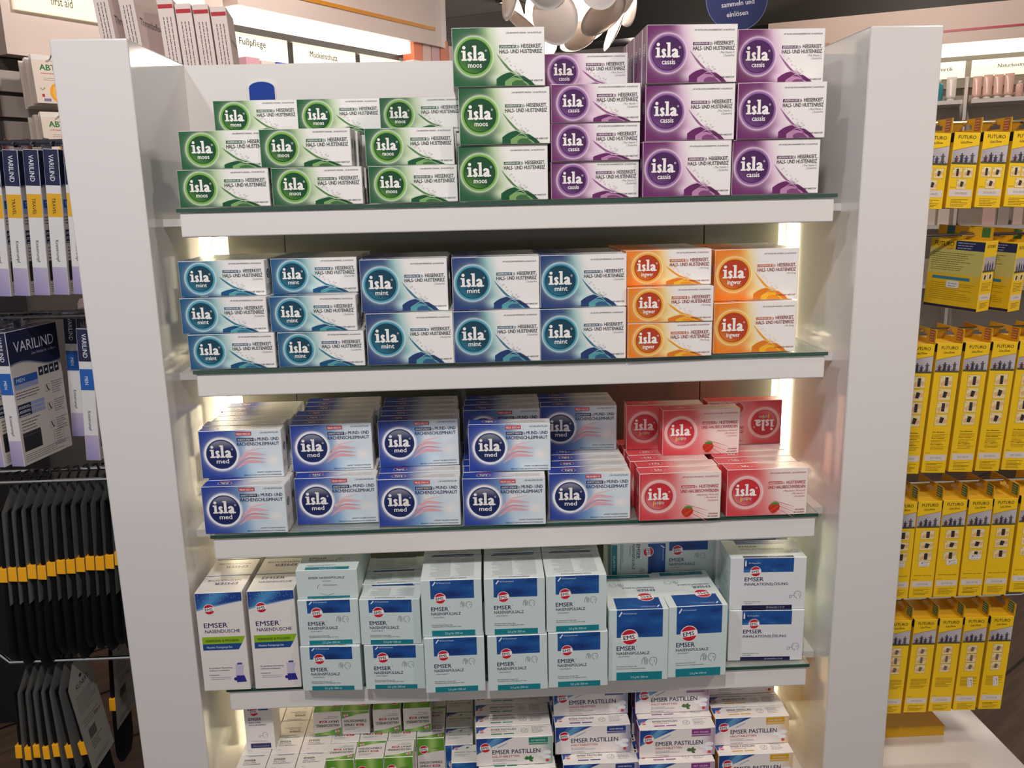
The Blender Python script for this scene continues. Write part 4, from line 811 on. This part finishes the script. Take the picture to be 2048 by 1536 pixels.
def rowname(r, n): return 'front row' if r == 0 else ('rear row' if r == n-1 else ORD[r]+' row back')
def layname(l, n): return {0: 'bottom layer'}.get(l, 'top layer' if l == n-1 else ('middle layer' if n == 3 else ORD[l]+' layer'))
rj = random.Random(7)
def column(key, desc, shelf, col, layers, base, h, rows, pitch=.031, group='', cat='box', tops=None, jit=.003, alt=None):
    # layers: list of (x_centre, y_front, yaw) from bottom up; rows: rows per layer
    n = len(layers)
    for l, (x, y, yaw) in enumerate(layers):
        R = rows[l] if isinstance(rows, (list, tuple)) else rows; st = 0
        if isinstance(R, tuple): st, R = R
        for r in range(st, R):
            j = 0 if r == st else rj.uniform(-jit, jit)
            yy = y if r == st else max(y, layers[0][1] if st == 0 else y) + (r-st)*pitch + (.001 if yaw else 0)
            k2 = key if not (alt and (l, r) in alt) else alt[(l, r)]
            put(k2, x+j, yy, base+l*h+.0004*l, yaw if r == st else 0, '%s, %s of %s, %s' % (desc, layname(l, n), col, rowname(r, R) if st == 0 else ORD[r-st]+' from front'), cat, group)
gz = .0058/KS+.0006
B = [z+gz for z in SZ]; hs, hb = .0537, .0793
LG = 'lozenge boxes on the %s shelf'
S1 = 'top shelf'
column(('moos', True), 'small green lozenge box', S1, 'first stack, top shelf', [(-.410, .066, 0), (-.4035, .070, 0), (-.385, .192, 0)], B[0], hs, [5, 5, (0, 1)], group=LG % 'top')
column(('moos', True), 'small green lozenge box', S1, 'second stack, top shelf', [(-.2755, .066, 0), (-.2885, .067, 0), (-.256, .192, 0)], B[0], hs, [5, 5, 1], group=LG % 'top', jit=.004)
column(('moos', True), 'small green lozenge box', S1, 'third stack, top shelf', [(-.137, .080, 0), (-.140, .086, 0), (-.128, .192, 0)], B[0], hs, [4, 4, 1], group=LG % 'top')
column(('moos', False), 'large green lozenge box', S1, 'fourth stack, top shelf', [(-.004, .067, 0), (-.0005, .063, 0), (-.007, .060, 0)], B[0], hb, [4, 4, 4], group=LG % 'top', jit=.001)
column(('cassis', True), 'small purple lozenge box', S1, 'fifth stack, top shelf', [(.132, .074, 0), (.1325, .070, 0), (.1325, .068, 0), (.128, .150, 0)], B[0], hs, [5, 5, 5, 2], group=LG % 'top', jit=.001)
column(('cassis', False), 'large purple lozenge box', S1, 'sixth stack, top shelf', [(.2665, .063, 0), (.2695, .064, 0), (.2695, .061, 1)], B[0], hb, [5, 5, 6], pitch=.0308, group=LG % 'top', jit=.0005)
column(('cassis', False), 'large purple lozenge box', S1, 'last stack, top shelf', [(.401, .069, 0), (.405, .066, 0), (.414, .105, 0)], B[0], hb, [5, 5, 4], group=LG % 'top', jit=.001)
S = 'second shelf'
column(('mint', True), 'small teal lozenge box', S, 'first stack, second shelf', [(-.4205, .067, -2), (-.4295, .074, -3), (-.4315, .090, -3)], B[1], hs, 5, group=LG % 'second')
column(('mint', True), 'small teal lozenge box', S, 'second stack, second shelf', [(-.286, .064, -2), (-.2945, .066, -3), (-.295, .100, -1)], B[1], hs, 5, group=LG % 'second')
column(('mint', False), 'large teal lozenge box', S, 'third stack, second shelf', [(-.151, .060, -1), (-.157, .071, -2)], B[1], hb, 5, group=LG % 'second')
column(('mint', False), 'large teal lozenge box', S, 'fourth stack, second shelf', [(-.0195, .058, 0), (-.019, .066, -1)], B[1], hb, 5, group=LG % 'second')
column(('mint', False), 'large teal lozenge box', S, 'fifth stack, second shelf', [(.1115, .057, 0), (.113, .064, 0)], B[1], hb, 5, group=LG % 'second')
column(('ingwer', True), 'small orange lozenge box', S, 'sixth stack, second shelf', [(.2445, .057, 1), (.2445, .056, 0), (.2455, .077, -1)], B[1], hs, 5, group=LG % 'second')
column(('ingwer', False), 'large orange lozenge box', S, 'last stack, second shelf', [(.381, .073, 2), (.3855, .090, 0)], B[1], hb, 5, group=LG % 'second')
S = 'third shelf'
column(('med', False), 'blue and white lozenge box', S, 'first stack, third shelf', [(-.424, .067, -2), (-.4325, .107, -1)], B[2], hb, [6, 6], pitch=.032, group=LG % 'third', jit=.004)
column(('med', False), 'blue and white lozenge box', S, 'second stack, third shelf', [(-.284, .094, 0), (-.2915, .126, 0)], B[2], hb, [6, 6], pitch=.032, group=LG % 'third', jit=.004)
column(('med', False), 'blue and white lozenge box', S, 'third stack, third shelf', [(-.150, .072, -2), (-.151, .136, 0)], B[2], hb, [6, 5], pitch=.034, group=LG % 'third', jit=.004)
column(('med', False), 'blue and white lozenge box', S, 'fourth stack, third shelf', [(-.0145, .062, -2)], B[2], hb, [6], pitch=.034, group=LG % 'third', jit=.003)
def one(key, x, y, z, yaw, label, group, cat='box', **k): return put(key, x, y, z, yaw, label, cat, group, **k)
g = LG % 'third'
one(('med', False), -.003, .094, B[2]+hb, -3, 'blue and white lozenge box pushed forward atop the fourth stack, third shelf', g)
for k, y in enumerate((.19, .228, .268)): one(('med', False), -.012+.002*k, y, B[2]+hb, 0, 'shaded blue and white lozenge box atop fourth stack, %s of three at the back' % ORD[k], g)
column(('med', False), 'blue and white lozenge box', S, 'fifth stack, third shelf', [(.123, .072, -2)], B[2], hb, [6], pitch=.034, group=g)
for k, y in enumerate((.197, .232, .265)): one(('med', False), .121, y, B[2]+hb, -3 if k == 0 else 0, 'blue and white lozenge box set back atop fifth stack, %s' % ('frontmost' if k == 0 else 'hidden '+ORD[k]), g)
column(('junior', False), 'red junior lozenge box', S, 'sixth stack, third shelf', [(.266, .058, 0)], B[2], hb, [6], pitch=.033, group=g, jit=.006)
column(('junior', False), 'red junior lozenge box', S, 'last stack, third shelf', [(.408, .062, 0)], B[2], hb, [6], pitch=.033, group=g, jit=.006)
one(('junior', False), .3215, .147, B[2]+hb, 1, 'red junior lozenge box in front, middle of the upper three', g)
one(('junior', False), .268, .186, B[2]+hb, -2, 'red junior lozenge box on the upper layer, left and set back', g)
o = one(('junior', False), .4095, .194, B[2]+2*hb, 0, 'upside-down red junior lozenge box, upper layer, right and set back', g, ry=PI)
# fourth shelf: saline and douche cartons
g = 'saline rinse cartons on the fourth shelf'; S = 'fourth shelf'
for k, (y, fl) in enumerate(((.060, 0), (.125, 1), (.19, 0))):
    one('nd1', -.4815+.0045, y, B[3], 0, 'tall white nasal douche carton beside the left upright, %s' % ('front' if k == 0 else ORD[k]+' back'), g)
    one('nd2' if k == 0 else 'nd1', -.3965+.0025, y, B[3], 0, 'tall white nasal douche carton next to small saline boxes, %s' % ('front' if k == 0 else ORD[k]+' back'), g)
D = 'small pale saline carton'
column('s20', D, S, 'first saline stack', [(-.303, .046, -3), (-.302, .050, -1)], B[3], .0795, 3, pitch=.054, group=g)
one('flat', -.3015, .054, B[3]+.1595, -1, 'small saline carton lying flat with its flap forward, atop first saline stack', g)
one('flat', -.3015, .135, B[3]+.1595, -1, 'small saline carton lying flat behind another, atop first saline stack', g)
column('s20', D, S, 'second saline stack', [(-.200, .042, -3), (-.203, .043, -3)], B[3], .0795, 3, pitch=.055, group=g)
D = 'cube-shaped pale saline carton'
column('s50', D, S, 'third saline stack', [(-.1015, .026, 0), (-.103, .029, -1)], B[3], .0975, 2, pitch=.098, group=g)
column('s50', D, S, 'fourth saline stack', [(-.0005, .024, 0), (-.003, .026, -1)], B[3], .0975, 2, pitch=.098, group=g)
column('s50', D, S, 'fifth saline stack', [(.0975, .026, 0), (.0955, .028, 0)], B[3], .0975, 2, pitch=.098, group=g)
one('s100', .1975, .037, B[3], -1, 'tall saline carton with printed top, left one of the pair', g); one('s100', .296, .041, B[3], 1, 'tall saline carton with printed top, right one of the pair', g)
one('s50', .2, .172, B[3], 0, 'cube-shaped saline carton hidden behind the left tall one', g); one('s50', .302, .172, B[3], 0, 'cube-shaped saline carton hidden behind the right tall one', g)
o = one('s50', .1755, .176, B[3]+.0975+.0485, 0, 'saline carton turned on its side on top behind the tall pair', g, ry=PI/2)
one('s50', .312, .180, B[3]+.0975, 0, 'shaded saline carton on top at the back beside the side-turned one', g)
column('inh', 'white inhalation solution carton', S, 'stack at the right end', [(.4235, .080, -3), (.4235, .083, -3)], B[3], .0935, 2, pitch=.078, group=g)
# bottom shelf
g = 'pastille boxes on the bottom shelf'; hp = .053
B5 = B[4]
def pcol(key, c, nm, fronts, rows):
    for l, (x, y) in enumerate(fronts):
        for r in range(rows[l]):
            one(key, x+(rj.uniform(-.003, .003) if r else 0), y+r*.032, B5+l*(hp+.0003), 0, '%s pastille box, %s of its stack on bottom shelf, %s' % (c, layname(l, len(fronts)), rowname(r, rows[l])), g)
pcol('pg', 'white and green', 'g', [(-.006, .02), (-.005, .025), (-.0085, .035)], [6, 6, 6])
pcol('pb', 'white and blue', 'b', [(.124, .03), (.136, .030), (.1255, .056), (.126, .085)], [6, 6, 6, 3])
pcol('pp', 'white and purple', 'p', [(.262, .02), (.262, .022), (.2655, .037), (.2665, .082)], [6, 6, 6, 3])
pcol('py', 'white and yellow', 'y', [(.400, .03), (.400, .035), (.3995, .060)], [6, 6, 6]); 
column('py', 'white and yellow pastille box', '', 'rear pile, right end', [(.397, .128, 0)], B5+3*(hp+.0003), hp, [4], pitch=.032, group=g)
g = 'spray cartons on the bottom shelf'
for c in range(3):
    for r in range(4):
        one('hrf' if (r > 1) else 'hr', -.4505+c*.0498, .038+r*.0475, B5, 0, 'white throat spray carton on bottom shelf, %s column, %s' % (ORD[c], rowname(r, 4)), g)
one('hr', -.443, .098, B5+.1122, 0, 'white throat spray carton standing upright atop the others at far left', g)
for c in range(4):
    for r in range(4):
        if r == 0 and c == 3: continue
        x = -.302+c*.0497 - (0 if r else .002)
        one('gsf' if (r, c) in ((0, 0), (0, 2), (1, 3), (2, 1)) else 'gs', x, .062+r*.0475, B5, 0, 'green and white throat spray carton on bottom shelf, %s column, %s' % (ORD[c], rowname(r, 4)), g)
for c in range(4):
    o = one('gsf' if c == 1 else 'gs', 0, 0, 0, 0, 'green spray carton lying flat, lid towards us, on the spray rows, %s from left' % ORD[c], g)
    o.rotation_euler = (-PI/2, 0, PI+math.radians((.8, -.8, .5, .8)[c])); o.location = T(-.335+c*.0525, .241, B5+.1125) + Vector((0, 0, .0442))
for r in range(4): one('sn', -.1025+(.012 if r == 0 else 0), .04+r*.048, B5, 0, 'blue and white sinus spray carton between green sprays and pastilles, %s' % rowname(r, 4), g)

# ------------------------------------------------------------------ boxes standing behind the unit
def thrombo():
    w, d, h = 27, 110, 290; A = Ink(); A.carton(w/1000, d/1000, h/1000, '#e6d6d0', side='#ead8d2', edge='#f0e4de'); fr = FR(w/1000, d/1000, h/1000)
    for k in range(3): t = Fr(fr(7+k*6, h-30, 0), -fr.V, fr.U); A.small(t, 0, 0, 190-k*20, 1, 3, 2.6, '#6a5c58', 1, 3+k)
    A.rect(fr, .8, 30, 10, 78, '#b81e30', 1.2); A.rect(fr, .8, h-16, w-.8, h-9, '#b81e30', 1.2); A.disc(fr, 18, 16, 7, '#c0202e', 2, 20)
    for side in ('right', 'left'):
        f = FR(w/1000, d/1000, h/1000, side); A.text(f, 'Thromboflow', 12, h-60, 12, '#4a4248', 98, 3, 0); A.rect(f, 1, 24, d-1, 64, '#b81e30', 1); A.grid(f, 1, 66, 60, 190, 4, 8, lambda x, y: mixc(lin('#b8c4e0'), lin('#e6d6d0'), x/60), 1)
        for k in range(4): A.text(f, 'S', 20, 54-k*9, 5, '#f0d8d8', 24, 2, .03)
        A.line(f, [(70, 130), (78, 140), (84, 156), (90, 150)], 3, '#c0303c', 2); A.disc(f, 30, 40, 14, '#8a90a8', 2, 20)
    return A.mesh('stocking_carton', INKM)
tm = thrombo()
tray = tag(obj('rear_shelf', MB().box(-.70, .34, ZO+.02, -.40, .62, ZO+.04).box(-.56, .60, 0, -.53, .62, ZO+.03).box(-.43, .60, 0, -.40, .62, ZO+.03).box(-.56, .34, 0, -.53, .36, ZO+.03).box(-.43, .34, 0, -.40, .36, ZO+.03).mesh('rear_shelf', WHITE)), 'white rear shelf holding tall red and white cartons behind the unit', 'shelf')
for k, (x, y, ry, hh) in enumerate(((-.666, .42, -.10, 0), (-.622, .42, -.10, 0), (-.568, .43, -.06, 0), (-.5375, .43, -.06, 0), (-.507, .43, -.06, 0), (-.4765, .43, -.06, 0))):
    o = obj('stocking_carton', tm); o.location = (x, y, ZO+.0405); o.rotation_euler = (0, ry, math.radians((-6, -6, 8, 8, 8, 8)[k])); o.scale = (1, 1, (1.12, 1.1, 1.02, .99, .985, .97)[k])
    tag(o, 'tall white and red stocking carton behind the top left corner, %s from left' % ORD[k], 'box', 'tall cartons behind the shelf')

# ------------------------------------------------------------------ left hosiery rack
def rack(name, label, x, x2, zs, ys, up):
    r = empty(name, (0, 0, 0)); tag(r, label, 'rack'); obj('post', MB().box(x-.012, .30, 0, x+.012, .33, ZO+.11).mesh('post', CHROME), r)
    obj('base_plate', MB().box(x-.012, .0, 0, x+.012, .6, .02).mesh('base_plate', CHROME), r)
    for z in zs:
        obj('crossbar', MB().tube([(x, min(ys), z+ZO), (x, .34, z+ZO)], .005).mesh('crossbar', CHROME), r)
        for y in ys: obj('prong', MB().tube([(x, y, z+ZO), (x2, y, z+ZO), (x2+(.012 if x2 > x else -.012), y, z+ZO+up), (x2+(.02 if x2 > x else -.02), y, z+ZO+up*1.6)], .0034).mesh('prong', CHROME), r)
    return r
rack('wire_rack', 'chrome wire rack of stockings and socks left of the white shelf', -.622, -.86, (.075, -.188, -.455, -.775), (.13, .19), .012)
tv = stocking('travel'); mv = stocking('men')
TAB = MB().prism([(-.008, 0, 0), (.008, 0, 0), (.010, 0, .012), (.004, 0, .019), (-.004, 0, .019), (-.010, 0, .012)], (0, .0006, 0)).mesh('hang_tab', CLEAR)
TABX = MB().prism([(0, -.016, 0), (0, .016, 0), (0, .016, .012), (0, .008, .019), (0, -.008, .019), (0, -.016, .012)], (.0008, 0, 0)).mesh('hang_tab', CLEAR)
for k, x in enumerate((-.795, -.763, -.7355, -.706, -.677, -.648)):
    o = obj('stocking_box', tv); o.location = (x, .10, ZO-.151-.0); o.rotation_euler = (0, .055, 0); t = obj('hang_tab', TABX, o, (0, .05, .214))
    tag(o, 'travel stocking box, yellow band on spine, upper rack row, %s from left' % ORD[k], 'box', 'stocking boxes on the upper rack row')
for k, (x, y, z) in enumerate(((-.842, .10, -.420), (-.811, .10, -.420), (-.780, .10, -.420), (-.741, .228, -.408), (-.672, .12, -.42))):
    o = obj('stocking_box', mv); o.location = (x, y, ZO+z); o.rotation_euler = (0, 0 if k < 3 else .05, -.175 if k < 3 else 0); t = obj('hang_tab', TABX, o, (0, .05, .214))
    tag(o, 'mens stocking box with blue band, second rack row, %s' % ('leftmost, cut by the picture edge', 'second from left', 'its broad printed side showing', 'set back in the gap', 'rightmost beside the upright')[k], 'box', 'mens stocking boxes')
SOCK = mat('black_knit', '#0b0b0d', .9, spec=.2); YEL = mat('yellow_band', '#fbb010', .5); CARD = mat('grey_card', '#77787a', .45); BLK = mat('black_plastic', '#101012', .35)
def sock_pack(label, group, x, y, z, L=.27, band=.13, w=.013, face=False, rz=0, ry=.06):
    r = empty('sock_pack', (x, y, z+ZO), rz); r.rotation_euler = (0, ry, rz); tag(r, label, 'socks', group)
    b = MB(); n = 12; N = 14
    for i in range(N):
        t = i/(N-1); zz = -t*L; dw = w/2*(.55+.45*math.sin(min(1, t*3)*PI/2))*(1+.12*math.sin(i*1.7)); dp = .036*(1 if t < .9 else 1-(t-.9)*4); sh = .004*math.sin(t*4+x*90)
        for j in range(n):
            a = 2*PI*j/n; ca, sa = math.cos(a), math.sin(a); b.v.append((dw*math.copysign(abs(ca)**.6, ca)+sh*.4, .04+dp*math.copysign(abs(sa)**.6, sa), zz))
    for i in range(N-1):
        for j in range(n): b.f.append((i*n+j, i*n+(j+1) % n, (i+1)*n+(j+1) % n, (i+1)*n+j))
    b.f.append(tuple(range(n))); b.f.append(tuple((N-1)*n+j for j in reversed(range(n))))
    obj('sock', b.mesh('sock', SOCK, True), r)
    hw = w*.56; obj('paper_band', MB().box(-hw, .001, -band-.012, hw, .079, -band+.012).mesh('paper_band', YEL), r, bevel=.001)
    A = Ink(); px = w*.5+.0012
    for sx, g2 in ((px, 1), (px+.0008, 2)):
        pts = [(0, -.16), (.086, -.16), (.086, .012), (.062, .032), (.034, .032), (0, -.0)]; pts = pts if g2 == 2 else pts[::-1]
        A.poly([(sx, a, c) for a, c in pts], lin('#7b7c7c' if not face else '#9c9a92'))
    if face:
        f = Fr((px+.0008, 0, -.16), (0, 1, 0), (0, 0, 1)); A.text(f, 'KUNERT', 22, 146, 9, '#1c1c1e', 68, 2, .0); A.disc(f, 45, 163, 5, '#1c1c1e', 2, 8, 3); A.small(f, 12, 134, 78, 8, 4.4, 1.4, '#5a5a56', 2, 3); A.small(f, 14, 90, 70, 3, 5, 2, '#6a6a64', 2, 5)
        for k in range(14): A.rect(f, 20+k*1.9, 52, 21+k*1.9+(k % 3)*.3, 70, '#2a2a2c', 2)
        A.text(f, '3200 4', 52, 80, 5, '#2c2c2e', 74, 2, .02); A.small(f, 20, 46, 60, 4, 4.4, 2, '#4a4a48', 2, 7); A.small(f, 12, 14, 70, 2, 4.4, 2, '#5a5a56', 2, 7)
    obj('backing_card', A.mesh('backing_card', INKM), r)
    obj('hook', MB().tube([(0, .048, .012), (0, .048, .036), (.004, .048, .044), (.001, .048, .053), (-.006, .048, .050)], .0022, 6).mesh('hook', BLK), r)
    return r
for k in range(13): sock_pack('black socks on grey card with yellow band, upper sock row, %s from left' % (ORD+('tenth', 'eleventh', 'twelfth', 'thirteenth'))[k], 'socks on the upper sock row', -.826+k*.0157, .10, -.497+.0012*k, L=(.27, .28, .27, .29, .275, .265, .27, .28, .26, .265, .27, .26, .27)[k], band=(.108, .108, .11, .107, .11, .106, .104, .105, .104, .103, .105, .104, .1)[k])
for k, x in enumerate((-.846, -.833, -.8205, -.807, -.7935, -.778, -.762)): sock_pack('black socks with yellow band, lower sock row, %s' % ('%s from left' % ORD[k] if k < 6 else 'last, its printed card showing'), 'socks on the lower sock row', x, .10, -.817, L=.24, band=.112+.004*(k % 2), w=.0105, face=k == 6, ry=(.07, .05, .03, .01, -.02, -.07, -.14)[k])
for k, x in enumerate((-.728, -.668)): sock_pack('black socks on printed card behind the lower sock row, %s' % ('left one' if k == 0 else 'right one beside the upright'), 'socks behind the lower row', x, .2, -.80, L=.24, band=.11, w=.0105, face=True)

# ------------------------------------------------------------------ right rack of yellow support boxes
rack('wire_rack', 'chrome wire rack of yellow support boxes right of the white shelf', .72, 1.12, (.098, -.115, -.302, -.628, -.893), (.45,), .008)
TB = {'r': support_tab('#b0602c'), 'g': support_tab('#3c7034')}; PL = price_label()
def pack(kind, me, x, y, z, label, group, c='r', lab=None, ry=.045, rz=0):
    o = obj('support_bandage_box', me); o.location = (x, y, z+ZO); o.rotation_euler = (0, ry, rz); hh = {'a': .139, 'b': .267, 'c': .215, 'd': .22}[kind]
    obj('hang_tab', TB[c], o, (0, 0, hh)); tag(o, label, 'box', group)
    if lab: q = obj('price_label', PL, o, (lab[0], -.0006, lab[1])); q.rotation_euler = (0, lab[2], 0)
    return o
sa, sb, sc_, sd = support('a'), support('b'), support('c'), support('d')
for k, x in enumerate((.8165, .873, .929, .986)): pack('a', sa, x, .40, -.062, 'short yellow support box with cyclists picture, topmost rack row, %s from left' % ORD[k], 'yellow boxes, topmost rack row')
for k, x in enumerate((.815, .8705, .927, .9825, .037+1.0)): pack('b', sb, x, .40, -.590, 'tall yellow support box with four pictograms, third rack row, %s from left' % ORD[k], 'yellow boxes, third rack row')
for k, x in enumerate((.815, .867, .9195, .9735, 1.0265, 1.083)): pack('c', sc_, x, .40, -.866+(.004 if k == 5 else 0), 'yellow support box with three wide pictograms, fourth rack row, %s from left' % ORD[k], 'yellow boxes, fourth rack row', 'g', (0, .077, 0) if k in (0, 1) else ((.006, .079, -.15) if k == 2 else ((.0, .088, .05) if k == 3 else None)), ry=.02)
for k, x in enumerate((.8215, .8775, .9325, .987, 1.0435)): pack('d', sd, x, .40, -1.137, 'yellow support box with three square pictograms, lowest rack row, %s from left' % ORD[k], 'yellow boxes, lowest rack row', 'g', (.004, .068, 1.45) if k > 2 else None, ry=.035)
def sport():
    w, h, d = 110, 138, 46; A = Ink(); A.carton(w/1000, d/1000, h/1000, '#e2b80a', side='#f3c80c', top='#d8a80c', edge='#f0cc30'); f = FR(w/1000, d/1000, h/1000)
    A.rect(f, 1, h*.5, w-1, h-18, '#c6be6c', 1); A.text(f, 'FUTURO', 8, h-14, 9, '#2c2410', 48, 3, .01, shear=.2); A.text(f, 'SPORT', 34, h-20.5, 4, '#c04a20', 48, 3, .03, shear=.3); A.rect(f, 52, h-20, w-1, h-2, '#1c2450', 2); A.small(f, 56, h-7, 90, 3, 5, 2.4, '#a8b0d0', 3, 2)
    A.small(f, 6, h-28, 90, 9, 4.2, 1.8, '#6a6420', 2, 3); A.rect(f, 12, h*.42, w-22, h*.42+6, '#2c7a98', 2); A.rect(f, w-20, h*.40, w-6, h*.50, '#d8b83c', 2); A.small(f, 10, h*.36, 100, 9, 4, 1.3, '#8a6c08', 2, 5); A.rect(f, .7, .7, w-.7, 6, '#17193a', 2)
    A.p2(f, [(44, 42), (66, 42), (68, 44), (68, 54), (66, 56), (44, 56), (42, 54), (42, 44)], '#e0dcd8', 3); A.small(f, 46, 50, 64, 2, 5, 2.4, '#8a88a0', 4, 3)
    g = FR(w/1000, d/1000, h/1000, 'right'); A.text(g, 'FUTURO', 7, h-13, 6, '#2c2410', 38, 3, .015); A.rect(g, .7, h-60, d-.7, h-30, '#b4aeb8', 1); A.rect(g, .7, h-60, d-.7, h-56, '#5c5c34', 2)
    for x, hh, c in ((9, 16, '#5c2c30'), (18, 20, '#34323e'), (27, 17, '#3a3a5c'), (36, 19, '#54505c')): A.p2(g, [(x-3, h-59), (x+3, h-59), (x+2.4, h-63+hh), (x-2.4, h-63+hh)], c, 3); A.disc(g, x, h-61+hh, 1.6, c, 3, 10)
    for k in range(2): A.rect(g, 4+k*20, h-76, 21+k*20, h-63, '#ead9a4', 2); A.p2(g, [(9+k*20, h-74), (15+k*20, h-74), (17+k*20, h-66), (11+k*20, h-65)], '#2e2a30', 3)
    A.small(g, 5, h-82, 42, 6, 3, 1.4, '#7a5c10', 2, 6); A.rect(g, 2, 22, d-2, 34, '#ddd2cc', 2); A.text(g, '2017-09-AE', 12, 26, 3.6, '#8a8486', 34, 3, 0); A.small(g, 8, 16, 38, 4, 3, 1.4, '#5a440c', 2, 7)
    return A.mesh('support_bandage_box', INKM)
sp = sport(); TP = Ink(); f = Fr((-.055, .022, .138), (1, 0, 0), (0, 0, 1))
for r in ((0, 0, 110, 8), (0, 8, 44, 15), (70, 8, 110, 15), (0, 15, 110, 26)): TP.rect(f, *r, '#dca80c', 0)
TP.rect(f, 18, 6, 34, 25, '#2c6a70', 1); TP.rect(f, 88, 6, 104, 25, '#3c7034', 1); tpm = TP.mesh('hang_tab', INKM)
for k, (x, y, z, lb) in enumerate(((.872, .46, -.262, 'turned yellow sport support box, broad back facing us, second rack row'), (.955, .49, -.268, 'turned yellow sport support box cut by the right picture edge'), (.80, .60, -.26, 'shaded yellow sport support box behind the white right upright'))):
    o = obj('support_bandage_box', sp); o.location = (x+.035, y, z+ZO); o.rotation_euler = (0, .05, math.radians(-58)); obj('hang_tab', tpm, o); tag(o, lb, 'box', 'turned sport boxes, second rack row')
# second line of packs further back on the rods
for k in range(3): pack('a', sa, .80+k*.05, .62, -.30+.0, 'shaded yellow support box deeper in the rack between the second and third rows, %s' % ORD[k], 'yellow boxes deep in the rack', ry=.03)
tag(obj('floor_carton', MB().box(.80, .46, .31, .985, .66, .335).mesh('floor_carton', mat('yellow_card', '#dca80c', .5)), bevel=.001), 'flat yellow carton on the white plinth under the lowest rack row', 'box')
o = tag(obj('plinth', MB().box(.62, .12, .0, 1.10, .66, .31).mesh('plinth', WHITE), bevel=.003), 'low white plinth under the yellow support boxes at lower right', 'plinth')
